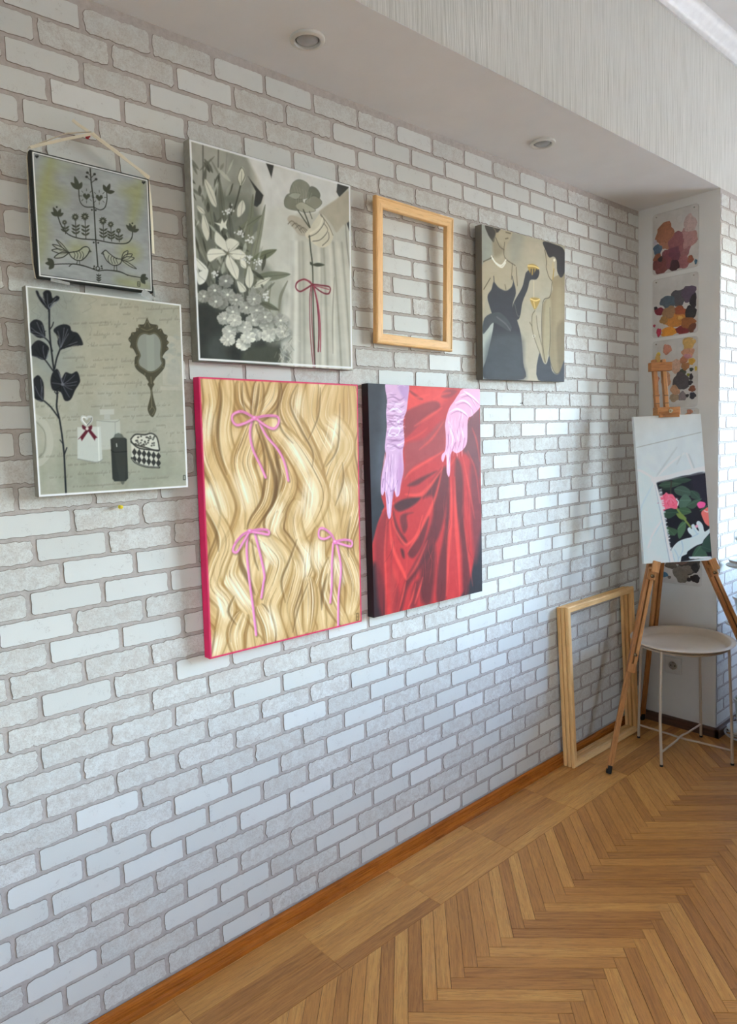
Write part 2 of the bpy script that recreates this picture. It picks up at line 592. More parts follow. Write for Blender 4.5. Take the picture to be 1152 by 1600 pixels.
def lay_bricks(wall, x, y_lo, y_hi, hidden, limit, min_area, ref_shift=0.0):
    """rows of bricks on the plane x, from y_lo to y_hi"""
    rng = random.Random(11)
    jobs = []
    for k in range(1, 41):
        pitch = 0.1595 - max(0, 24 - k) / 23 * 0.0030
        y_ref = REF[k] + ref_shift
        j0 = int(math.floor((y_lo - y_ref) / pitch)) - 1
        j1 = int(math.ceil((y_hi - y_ref) / pitch)) + 1
        js = [y_ref + j * pitch + rng.gauss(0, 0.0028) for j in range(j0, j1 + 1)]
        for a, b in zip(js[:-1], js[1:]):
            ya, yb = max(a + JOINT / 2, y_lo), min(b - JOINT / 2, y_hi)
            if yb - ya < 0.012:
                continue
            jobs.append((ya, yb, row_z(k) + rng.gauss(0, 0.0006), 1 if rng.random() < 0.56 else 0, a, b))
    ar = []
    for ya, yb, z, kd, a, b in jobs:
        s = seen_area([(x, ya, z - .023), (x, yb, z - .023), (x, yb, z + .023), (x, ya, z + .023)])
        for (h0, h1, g0, g1) in hidden:
            if ya > h0 and yb < h1 and z - 0.02 > g0 and z + 0.02 < g1:
                s = 0
        ar.append(s)
    order = sorted(range(len(jobs)), key=lambda i: -ar[i])
    single = set([i for i in order if ar[i] > min_area][:limit])
    RV, RF, RM, RL, RR = [], [], [], [], []
    for i, (ya, yb, z, kd, a, b) in enumerate(jobs):
        full = abs((yb - ya) - 0.1482) < 0.012
        v = rng.randrange(12)
        if full:
            me, vs, fs = VARIANTS[kd, v]
        else:
            vs, fs = brick_geo(yb - ya, BRICK_H, rng, 0.0008)
            me = None
        if i in single:
            if me is None:
                me = bpy.data.meshes.new('brick')
                me.from_pydata(vs, [], fs)
                me.materials.append(M_BRICK_S if kd == 0 else M_BRICK_R)
                me.materials.append(M_BRICK_E)
                me.polygons.foreach_set('material_index', [0] + [1] * (len(fs) - 1))
                set_attrs(me, [(q[1], q[2], q[0]) for q in vs], [rng.random()] * len(vs))
            o = link_mesh('brick', me, wall)
            o.location = (x, (ya + yb) / 2, z)
            if full:
                o.scale = (1, (yb - ya) / 0.1482, 1)
        else:
            n = len(RV)
            sc = (yb - ya) / 0.1482 if full else 1.0
            r = rng.random()
            RV += [(x + q[0], (ya + yb) / 2 + q[1] * sc, z + q[2]) for q in vs]
            RL += [(q[1], q[2], q[0]) for q in vs]
            RR += [r] * len(vs)
            RF += [tuple(j + n for j in f) for f in fs]
            RM += [kd] + [2] * (len(fs) - 1)
    if RV:
        me = bpy.data.meshes.new('bricks_rest')
        me.from_pydata(RV, [], RF)
        for m in (M_BRICK_S, M_BRICK_R, M_BRICK_E):
            me.materials.append(m)
        me.polygons.foreach_set('material_index', RM)
        set_attrs(me, RL, RR)
        tag(link_mesh('bricks_rest', me, wall), kind='stuff')
    return len(single)

def box_structure(name, a, b, mat, label):
    m = MB(); m.box(a, b)
    o = m.build(name, mat)
    return tag(o, label, kind='structure')

wall_left = box_structure('wall_left', (-0.12, ROOM_Y0, -0.05), (0.0, COL_Y, CEIL_Z), M_MORTAR, 'long wall papered with white embossed bricks and beige joints')
HIDDEN = [(0.48, 0.74, 1.73, 1.96), (0.45, 0.79, 1.27, 1.69), (0.84, 1.33, 1.57, 2.07), (1.92, 2.42, 1.56, 2.06), (0.82, 1.32, 0.84, 1.52), (1.38, 1.88, 0.83, 1.52)]
nb = lay_bricks(wall_left, 0.0, 0.08, COL_Y - 0.001, HIDDEN, 300, 30)
wall_back = box_structure('wall_back', (-0.12, COL_Y, -0.05), (COL_X, ROOM_Y1, SOFFIT_Z), M_WHITE, 'white painted pillar face beside the brick-papered wall')
# the pillar's right flank carries the same wallpaper: a thin mortar sheet, bricks on it
flank = mesh('wallpaper_sheet', [(COL_X + 0.0006, COL_Y + 0.001, 0.0), (COL_X + 0.0006, ROOM_Y1, 0.0), (COL_X + 0.0006, ROOM_Y1, SOFFIT_Z), (COL_X + 0.0006, COL_Y + 0.001, SOFFIT_Z)], [(0, 1, 2, 3)], M_MORTAR, wall_back)
lay_bricks(wall_back, COL_X + 0.0006, COL_Y + 0.003, 4.2, [], 120, 25, ref_shift=0.03)

beam = box_structure('wall_beam', (-0.12, ROOM_Y0, SOFFIT_Z), (COL_X, ROOM_Y1, CEIL_Z), M_CEIL, 'boxed ceiling beam with ribbed wallpaper on its side and white underside')
side = mesh('wallpaper_sheet', [(COL_X + 0.0012, ROOM_Y0, SOFFIT_Z), (COL_X + 0.0012, ROOM_Y1, SOFFIT_Z), (COL_X + 0.0012, ROOM_Y1, CEIL_Z), (COL_X + 0.0012, ROOM_Y0, CEIL_Z)], [(0, 1, 2, 3)], M_RIB, beam)
tag(side, 'pale vertically ribbed wallpaper')
ceiling = box_structure('ceiling', (-0.12, ROOM_Y0 - 0.12, CEIL_Z), (ROOM_X1 + 0.12, ROOM_Y1 + 0.12, CEIL_Z + 0.1), M_CEIL, 'white painted ceiling above the beam')
m = MB()
m.box((ROOM_X1, ROOM_Y0, -0.05), (ROOM_X1 + 0.25, WIN2['y0'], CEIL_Z))
m.box((ROOM_X1, WIN2['y1'], -0.05), (ROOM_X1 + 0.25, ROOM_Y1, CEIL_Z))
m.box((ROOM_X1, WIN2['y0'], -0.05), (ROOM_X1 + 0.25, WIN2['y1'], WIN2['z0']))
m.box((ROOM_X1, WIN2['y0'], WIN2['z1']), (ROOM_X1 + 0.25, WIN2['y1'], CEIL_Z))
tag(m.build('wall_right', M_ROOM), 'pale side wall of the room with a window', kind='structure')
box_structure('wall_near', (-0.12, ROOM_Y0 - 0.12, -0.05), (ROOM_X1 + 0.12, ROOM_Y0, CEIL_Z), M_WHITE, 'pale wall behind the camera')
m = MB()
m.box((COL_X - 0.2, ROOM_Y1, -0.05), (WIN['x0'], ROOM_Y1 + 0.25, CEIL_Z))
m.box((WIN['x1'], ROOM_Y1, -0.05), (ROOM_X1 + 0.12, ROOM_Y1 + 0.25, CEIL_Z))
m.box((WIN['x0'], ROOM_Y1, -0.05), (WIN['x1'], ROOM_Y1 + 0.25, WIN['z0']))
m.box((WIN['x0'], ROOM_Y1, WIN['z1']), (WIN['x1'], ROOM_Y1 + 0.25, CEIL_Z))
tag(m.build('wall_far', M_ROOM), 'pale far wall with the daylight window', kind='structure')
# windows: white frames with mullions, panes and a sill
M_GLOSSW = plain('white_gloss_paint', (226, 226, 224), 0.35)
t = NT('window_glass')
tr = t.n('ShaderNodeBsdfTransparent'); gl = t.n('ShaderNodeBsdfGlossy', ins={'Roughness': 0.02})
mx = t.n('ShaderNodeMixShader', ins={0: 0.05}); t.link(tr.outputs[0], mx.inputs[1]); t.link(gl.outputs[0], mx.inputs[2]); t.link(mx.outputs[0], t.out.inputs[0])
M_GLASS = t.m
def make_window(name, label, M, w, h, n):
    """local x across the opening, z up, y outward; origin at the lower left inner corner of the opening"""
    fr = 0.06
    m = MB()
    m.box((0, 0.06, 0), (fr, 0.13, h)); m.box((w - fr, 0.06, 0), (w, 0.13, h)); m.box((fr, 0.06, 0), (w - fr, 0.13, fr)); m.box((fr, 0.06, h - fr), (w - fr, 0.13, h))
    for i in range(1, n):
        m.box((w * i / n - 0.055, 0.06, fr), (w * i / n + 0.055, 0.13, h - fr))
    o = m.build(name, M_GLOSSW); o.matrix_world = M
    tag(o, label, kind='structure')
    m = MB(); m.box((-0.08, -0.18, -0.04), (w + 0.08, 0.06, 0)); m.build('window_sill', M_GLOSSW, o, bevel=0.006)
    for i in range(n):
        m = MB(); m.box((w * i / n + fr, 0.09, fr), (w * (i + 1) / n - fr, 0.096, h - fr)); m.build('pane', M_GLASS, o)
make_window('window_1', 'white framed far window with three panes', Matrix.Translation((WIN['x0'], ROOM_Y1, WIN['z0'])), WIN['x1'] - WIN['x0'], WIN['z1'] - WIN['z0'], 3)
make_window('window_2', 'white framed side window with two panes', Matrix.Translation((ROOM_X1, WIN2['y1'], WIN2['z0'])) @ Matrix.Rotation(math.radians(-90), 4, 'Z'), WIN2['y1'] - WIN2['y0'], WIN2['z1'] - WIN2['z0'], 2)
# ground outside, three storeys down
gm = plain('street_ground', (150, 146, 138), 0.9)
mesh_ground = MB(); mesh_ground.box((-60, ROOM_Y1 + 2, -9.2), (110, 140, -9.0)); mesh_ground.box((ROOM_X1 + 2, -90, -9.2), (110, ROOM_Y1 + 2, -9.0))
tag(mesh_ground.build('ground', gm), 'grey street ground outside', kind='structure')

# ---------------------------------------------------------------- skirting and cornice
def extrude(prof, along, name, mat, label):
    """profile of (out, z) swept between two points; out is the horizontal normal"""
    (p0, p1, nrm) = along
    p0, p1, nrm = Vector(p0), Vector(p1), Vector(nrm)
    n = len(prof)
    vs = [p + nrm * o + Vector((0, 0, z)) for p in (p0, p1) for o, z in prof]
    fs = [(i, (i + 1) % n, n + (i + 1) % n, n + i) for i in range(n)] + [tuple(range(n - 1, -1, -1)), tuple(range(n, 2 * n))]
    mb = MB(); mb.add(vs, fs)
    return tag(mb.build(name, mat, smooth=True), label, kind='structure')
SK = [(0, 0), (0.0215, 0), (0.0235, 0.005), (0.0225, 0.011), (0.0165, 0.0130), (0.0150, 0.0155), (0.0175, 0.0180), (0.0168, 0.0208), (0.0122, 0.0224), (0.0118, 0.0245), (0.0148, 0.0268), (0.0142, 0.0295),
      (0.0098, 0.0310), (0.0090, 0.0340), (0.0108, 0.0370), (0.0082, 0.0412), (0.004, 0.0425), (0, 0.0425)]
extrude(SK, ((0.0024, ROOM_Y0, 0), (0.0024, COL_Y, 0), (1, 0, 0)), 'baseboard_left', M_SKIRT, 'varnished orange-brown grooved skirting below the brick wallpaper')
SK2 = [(0, 0), (0.018, 0), (0.018, 0.034), (0.012, 0.040), (0, 0.040)]
extrude(SK2, ((0.026, COL_Y, 0), (COL_X + 0.02, COL_Y, 0), (0, -1, 0)), 'baseboard_back', M_SKIRT_D, 'dark brown skirting at the foot of the white pillar')
extrude(SK2, ((COL_X + 0.003, COL_Y - 0.018, 0), (COL_X + 0.003, ROOM_Y1, 0), (1, 0, 0)), 'baseboard_flank', M_SKIRT_D, 'dark brown skirting on the flank of the pillar')
CM = [(0, 0), (0.008, -0.0), (0.012, 0.012), (0.022, 0.022), (0.040, 0.036), (0.052, 0.046), (0.058, 0.060), (0, 0.060)]
extrude(CM, ((COL_X + 0.0015, ROOM_Y0, CEIL_Z - 0.0602), (COL_X + 0.0015, ROOM_Y1, CEIL_Z - 0.0602), (1, 0, 0)), 'trim_1', M_GLOSSW, 'white ceiling cornice running along the top of the beam')
# ---------------------------------------------------------------- hand-painted pictures: strokes laid on a fine grid of the canvas face
def homography(src):
    """maps the traced quad (TL, TR, BR, BL) to the unit square"""
    dst = [(0, 0), (1, 0), (1, 1), (0, 1)]
    A, b = [], []
    for (x, y), (u, v) in zip(src, dst):
        A.append([x, y, 1, 0, 0, 0, -u * x, -u * y]); b.append(u)
        A.append([0, 0, 0, x, y, 1, -v * x, -v * y]); b.append(v)
    h = np.linalg.solve(np.array(A, float), np.array(b, float))
    return np.append(h, 1).reshape(3, 3)

def catmull(P, closed, n=6):
    P = np.asarray(P, float)
    m = len(P)
    if m < 3:
        return P
    out = []
    rng = range(m) if closed else range(m - 1)
    t = (np.arange(n) / n)[:, None]
    for i in rng:
        if closed:
            p0, p1, p2, p3 = P[i - 1], P[i], P[(i + 1) % m], P[(i + 2) % m]
        else:
            p0, p1, p2, p3 = P[max(i - 1, 0)], P[i], P[i + 1], P[min(i + 2, m - 1)]
        out.append(0.5 * ((2 * p1) + (-p0 + p2) * t + (2 * p0 - 5 * p1 + 4 * p2 - p3) * t ** 2 + (-p0 + 3 * p1 - 3 * p2 + p3) * t ** 3))
    out = np.concatenate(out)
    if not closed:
        out = np.vstack([out, P[-1]])
    return out

def vnoise(shape, cells, seed=0, octaves=3):
    """smooth value noise 0..1"""
    r = np.random.default_rng(seed)
    tot = np.zeros(shape); amp = 1; s = 0
    cy, cx = cells
    for _ in range(octaves):
        g = r.random((int(cy) + 2, int(cx) + 2))
        y = np.linspace(0, cy - 1e-6, shape[0]); x = np.linspace(0, cx - 1e-6, shape[1])
        yi = y.astype(int); xi = x.astype(int)
        fy = (y - yi)[:, None]; fx = (x - xi)[None]
        fy = fy * fy * (3 - 2 * fy); fx = fx * fx * (3 - 2 * fx)
        a = g[yi][:, xi]; b = g[yi][:, xi + 1]; c = g[yi + 1][:, xi]; d = g[yi + 1][:, xi + 1]
        tot += amp * ((a * (1 - fx) + b * fx) * (1 - fy) + (c * (1 - fx) + d * fx) * fy)
        s += amp; amp *= 0.5; cy *= 2; cx *= 2
    return tot / s

class Art:
    def __init__(self, nx, ny, quad, base):
        self.nx, self.ny = nx, ny
        self.Hm = homography(quad)
        self.a = np.empty((ny, nx, 3)); self.a[:] = base
        q = np.array(quad, float)
        self.k = nx / ((np.linalg.norm(q[1] - q[0]) + np.linalg.norm(q[2] - q[3])) / 2)   # grid cells per traced pixel across
        kv = ny / ((np.linalg.norm(q[3] - q[0]) + np.linalg.norm(q[2] - q[1])) / 2)
        self.k = (self.k + kv) / 2
        self.YY, self.XX = np.mgrid[0:ny, 0:nx].astype(float)
    def P(self, pts):
        p = np.asarray(pts, float)
        w = np.c_[p, np.ones(len(p))] @ self.Hm.T
        return np.c_[w[:, 0] / w[:, 2] * (self.nx - 1), w[:, 1] / w[:, 2] * (self.ny - 1)]
    def _box(self, g, pad):
        x0 = max(int(g[:, 0].min() - pad), 0); x1 = min(int(g[:, 0].max() + pad) + 2, self.nx)
        y0 = max(int(g[:, 1].min() - pad), 0); y1 = min(int(g[:, 1].max() + pad) + 2, self.ny)
        return (x0, x1, y0, y1) if x1 > x0 and y1 > y0 else None
    def _blend(self, bx, al, col):
        x0, x1, y0, y1 = bx
        r = self.a[y0:y1, x0:x1]
        if callable(col):
            c = col(self.XX[y0:y1, x0:x1] / self.nx, self.YY[y0:y1, x0:x1] / self.ny)
        else:
            c = np.asarray(col, float)
        self.a[y0:y1, x0:x1] = r * (1 - al[..., None]) + c * al[..., None]
    def _segdist(self, bx, g, closed):
        x0, x1, y0, y1 = bx
        X = self.XX[y0:y1, x0:x1]; Y = self.YY[y0:y1, x0:x1]
        best = np.full(X.shape, 1e9); tpos = np.zeros(X.shape); inside = np.zeros(X.shape, bool)
        n = len(g)
        for i in range(n if closed else n - 1):
            a = g[i]; b = g[(i + 1) % n]
            d = b - a; L = d @ d + 1e-12
            t = np.clip(((X - a[0]) * d[0] + (Y - a[1]) * d[1]) / L, 0, 1)
            dd = (X - a[0] - t * d[0]) ** 2 + (Y - a[1] - t * d[1]) ** 2
            m = dd < best
            best = np.where(m, dd, best)
            tpos = np.where(m, (i + t) / max(n - 1, 1), tpos)
            if closed:
                cr = (a[1] > Y) != (b[1] > Y)
                if a[1] != b[1]:
                    inside ^= cr & (X < d[0] * (Y - a[1]) / d[1] + a[0])
        return np.sqrt(best), tpos, inside
    def fill(self, pts, col, al=1.0, soft=0.9, sm=True):
        g = self.P(pts)
        if sm: g = catmull(g, True, 4)
        bx = self._box(g, soft + 1)
        if bx is None: return
        d, _, ins = self._segdist(bx, g, True)
        sd = np.where(ins, d, -d)
        self._blend(bx, np.clip(sd / (2 * soft) + 0.5, 0, 1) * al, col)
    def stroke(self, pts, w, col, al=1.0, taper=0.0, soft=0.8, sm=True):
        g = self.P(pts)
        if sm and len(g) > 2: g = catmull(g, False, 5)
        r = max(w * self.k / 2, 0.28)
        if r < 0.5:
            al = al * (0.45 + r)
        bx = self._box(g, r + soft + 1)
        if bx is None: return
        d, t, _ = self._segdist(bx, g, False)
        rr = r * (1 - taper * np.abs(2 * t - 1) ** 1.5) if taper >= 0 else r * (1 + taper * t)
        self._blend(bx, np.clip((rr - d) / (2 * soft) + 0.5, 0, 1) * al, col)
    def ell(self, c, rx, ry, col, al=1.0, rot=0.0, soft=0.9):
        a = np.linspace(0, 2 * np.pi, 15)[:-1]
        x = rx * np.cos(a); y = ry * np.sin(a)
        self.fill(np.c_[c[0] + x * math.cos(rot) - y * math.sin(rot), c[1] + x * math.sin(rot) + y * math.cos(rot)], col, al, soft)
    def leaf(self, a, b, w, col, al=1.0):
        a = np.array(a, float); b = np.array(b, float); d = b - a
        n = np.array([-d[1], d[0]]) / (np.linalg.norm(d) + 1e-9) * w / 2
        self.fill([a, a + d * .35 + n, a + d * .7 + n * .85, b, a + d * .7 - n * .85, a + d * .35 - n], col, al)
    def mottle(self, amp, cells, seed, tint=(1, 1, 1), octv=4):
        n = (vnoise((self.ny, self.nx), cells, seed, octv) - 0.5) * 2
        self.a += n[..., None] * amp * np.array(tint)

def art_to_canvas(name, art, W, H, t, mat, parent, gain):
    """the canvas face: a fine grid whose points carry the paint colour"""
    nx, ny = art.nx, art.ny
    c = lin(np.clip(art.a, 0, 255))
    lum = c.mean(-1, keepdims=True) + 1e-4
    c = c * (lum / 0.34) ** 0.28 * gain                       # paint is deeper in the darks than the hazy view of it
    c = np.clip(c, 0, 0.92)
    x = np.linspace(-W / 2, W / 2, nx); z = np.linspace(H, 0, ny)
    X, Z = np.meshgrid(x, z)
    co = np.stack([X, np.full_like(X, -t), Z], -1).reshape(-1, 3).astype(np.float32)
    i = np.arange(nx * ny).reshape(ny, nx)
    q = np.stack([i[1:, :-1], i[1:, 1:], i[:-1, 1:], i[:-1, :-1]], -1).reshape(-1, 4)
    me = bpy.data.meshes.new(name)
    me.vertices.add(len(co)); me.vertices.foreach_set('co', co.ravel())
    me.loops.add(q.size); me.loops.foreach_set('vertex_index', q.ravel().astype(np.int32))
    me.polygons.add(len(q)); me.polygons.foreach_set('loop_start', np.arange(0, q.size, 4, dtype=np.int32))
    me.update(calc_edges=True)
    at = me.color_attributes.new('paint', 'FLOAT_COLOR', 'POINT')
    at.data.foreach_set('color', np.c_[c.reshape(-1, 3), np.ones(nx * ny)].astype(np.float32).ravel())
    me.materials.append(mat)
    return link_mesh(name, me, parent)

def paint_material(name, rough, bump=0.15):
    t = NT(name)
    at = t.n('ShaderNodeVertexColor', layer_name='paint')
    co = t.n('ShaderNodeTexCoord').outputs['Object']
    wv = t.noise(co, 900, 2).outputs[0]
    bs = t.n('ShaderNodeMapping', ins={'Vector': co, 'Scale': (160, 160, 40)})
    br = t.noise(bs.outputs[0], 1.0, 4).outputs[0]
    t.set(at.outputs['Color'], rough, spec=0.22)
    t.bump(t.math('ADD', t.math('MULTIPLY', wv, 0.4), br), bump, 0.0012)
    return t.m
M_PAINT = paint_material('matte_oil_paint', 0.7)
M_PAINT_G = paint_material('satin_oil_paint', 0.55, 0.2)

# --------------------------------------------- folk-art picture with two birds
def art_birds():
    A = Art(250, 250, [(107, 211), (814, 380), (845, 1067), (146, 968)], (146, 149, 147))
    A.mottle(13, (5, 5), 1)
    for (c, rx, ry, al) in (((190, 450), 45, 250, .5), ((260, 480), 70, 60, .3), ((170, 780), 40, 140, .35), ((740, 520), 40, 160, .4), ((690, 450), 60, 40, .35),
                            ((700, 820), 70, 60, .4), ((390, 800), 60, 40, .4), ((720, 1010), 110, 35, .4), ((300, 300), 60, 40, .2)):
        A.ell(c, rx, ry, (148, 150, 94), min(1, al * 1.35), 0.2, soft=12)
    for (c, rx, ry) in (((430, 300), 140, 30), ((600, 400), 80, 60), ((560, 520), 40, 50), ((300, 920), 120, 30)):
        A.ell(c, rx, ry, (160, 163, 160), .35, 0.2, soft=9)
    A.mottle(7, (40, 16), 2)
    D = (50, 52, 42)
    G = (74, 77, 62)
    # border
    A.stroke([(107, 211), (814, 380), (845, 1067), (146, 968), (107, 211)], 34, (46, 50, 48), sm=False)
    A.stroke([(122, 226), (804, 388), (834, 1054), (160, 960), (122, 226)], 8, (212, 214, 208), sm=False)
    def heart(c, s, col):
        x, y = c
        A.fill([(x, y + s), (x - s, y - s * .1), (x - s * .8, y - s * .75), (x - s * .3, y - s * .75), (x, y - s * .3), (x + s * .3, y - s * .7), (x + s * .8, y - s * .65), (x + s, y)], col, sm=False)
    heart((145, 250), 11, (40, 42, 40)); heart((783, 400), 11, (40, 42, 40))
    S = lambda p, w=6, c=D: A.stroke(p, w, c)
    S([(462, 320), (468, 400), (478, 480), (485, 560), (495, 740), (502, 830), (508, 905)], 7)
    S([(508, 904), (496, 915), (506, 930), (520, 920), (508, 904)], 5)
    S([(505, 932), (440, 908), (370, 892), (300, 890), (245, 893)], 5); S([(510, 934), (560, 928), (640, 940), (700, 962), (770, 975)], 5)
    S([(335, 905), (360, 890), (420, 900), (490, 925)], 4); S([(530, 930), (600, 930), (650, 940), (690, 962)], 4)
    for e in ((205, 856), (192, 885), (214, 922)): A.leaf((245, 889), e, 26, G)
    for e in ((800, 955), (814, 982), (796, 1014)): A.leaf((768, 976), e, 24, G)
    S([(513, 950), (514, 1000)], 3)
    for y in (960, 975, 988):
        A.leaf((513, y + 6), (499, y - 6), 7, D); A.leaf((513, y + 6), (528, y - 4), 7, D)
    S([(495, 745), (400, 737), (330, 712), (290, 662), (268, 602)], 6); S([(495, 745), (600, 765), (680, 766), (712, 735), (718, 692)], 6)
    for e in ((228, 580), (240, 550), (285, 560), (302, 585)): A.leaf((267, 603), e, 20, G)
    A.ell((262, 549), 5, 5, D)
    for e in ((678, 655), (698, 645), (733, 655), (756, 682)): A.leaf((718, 696), e, 20, G)
    A.ell((716, 645), 5, 5, D)
    S([(483, 548), (430, 546), (400, 512), (393, 440)], 5); S([(483, 548), (520, 565), (550, 550), (562, 505), (560, 458)], 5)
    for e in ((345, 402), (368, 365), (412, 400)): A.leaf((393, 443), e, 24, G)
    for e in ((540, 414), (580, 408), (608, 455)): A.leaf((561, 460), e, 22, G)
    for p in ((445, 343), (488, 352), (440, 368), (497, 382)):
        A.ell(p, 8, 7, D); S([p, (467, p[1] + 22)], 3)
    S([(462, 318), (460, 335)], 3)
    heart((440, 484), 22, G); heart((516, 492), 22, G)
    for cx, cy in ((440, 482), (516, 490)):
        for a in np.linspace(0, 2 * np.pi, 9)[:-1]:
            S([(cx + 30 * math.cos(a), cy + 30 * math.sin(a)), (cx + 42 * math.cos(a), cy + 42 * math.sin(a))], 2.5)
    for x, y, yb, r in ((308, 640, 708, 15), (372, 608, 726, 22), (430, 605, 738, 24), (538, 630, 748, 24), (585, 652, 753, 19), (632, 690, 758, 16)):
        S([(x, y), (x + 6, yb)], 4)
        for a in np.linspace(0, 2 * np.pi, 11)[:-1]:
            A.leaf((x, y), (x + r * math.cos(a), y + r * math.sin(a)), r * .45, G)
        A.ell((x, y), r * .3, r * .3, (130, 132, 118))
        k = 3 if yb - y > 80 else 2
        for j in range(k):
            yy = y + (yb - y) * (0.45 + 0.5 * j / k)
            A.leaf((x + 4, yy + 10), (x - 22, yy - 8), 11, G); A.leaf((x + 4, yy + 10), (x + 28, yy - 8), 11, G)
    for p in ((472, 565), (495, 567), (483, 761), (510, 763), (486, 905), (530, 905), (484, 918), (533, 918)): A.ell(p, 5, 5, D)
    # birds
    pale = (156, 158, 138)
    A.fill([(333, 822), (390, 812), (420, 790), (445, 788), (455, 812), (440, 842), (410, 868), (380, 868), (350, 850)], pale, .6)
    A.stroke([(333, 822), (390, 812), (420, 790), (445, 788), (458, 808), (440, 842), (410, 868), (380, 868), (350, 850), (333, 822)], 5, D)
    A.stroke([(456, 806), (467, 816), (452, 818)], 4, D)
    for e in ((258, 745), (236, 775), (232, 808), (246, 852)):
        mx = ((335 + e[0]) / 2, (822 + e[1]) / 2)
        A.leaf((335, 822), e, 30, pale, .5)
        A.stroke([(335, 822), (mx[0] - 6, mx[1] - 15), e, (mx[0] + 4, mx[1] + 14), (335, 822)], 4.5, D)
    for x in (360, 378, 396, 412): A.stroke([(x, 815), (x + 10, 835), (x + 4, 858)], 3, D)
    A.stroke([(385, 868), (380, 893)], 3, D); A.stroke([(395, 868), (400, 893)], 3, D)
    A.fill([(538, 822), (555, 808), (580, 830), (620, 858), (652, 862), (640, 892), (605, 900), (570, 880), (550, 850)], pale, .6)
    A.stroke([(538, 822), (555, 808), (580, 830), (620, 858), (652, 864), (640, 892), (605, 900), (570, 880), (550, 852), (538, 822)], 5, D)
    A.stroke([(540, 818), (530, 828), (544, 832)], 4, D)
    for e in ((690, 812), (716, 832), (728, 855), (742, 920)):
        mx = ((650 + e[0]) / 2, (868 + e[1]) / 2)
        A.leaf((650, 868), e, 28, pale, .5)
        A.stroke([(650, 868), (mx[0] - 8, mx[1] - 14), e, (mx[0] + 8, mx[1] + 12), (650, 868)], 4.5, D)
    for x in (575, 592, 608, 624): A.stroke([(x, 840 + (x - 575) * .3), (x - 6, 862), (x + 4, 888)], 3, D)
    A.stroke([(608, 900), (606, 930)], 3, D); A.stroke([(620, 898), (624, 930)], 3, D)
    A.stroke([(750, 1000), (764, 1002), (764, 1028), (750, 1026), (750, 1000)], 4, D, sm=False); A.stroke([(750, 1013), (764, 1015)], 3, D)
    return A

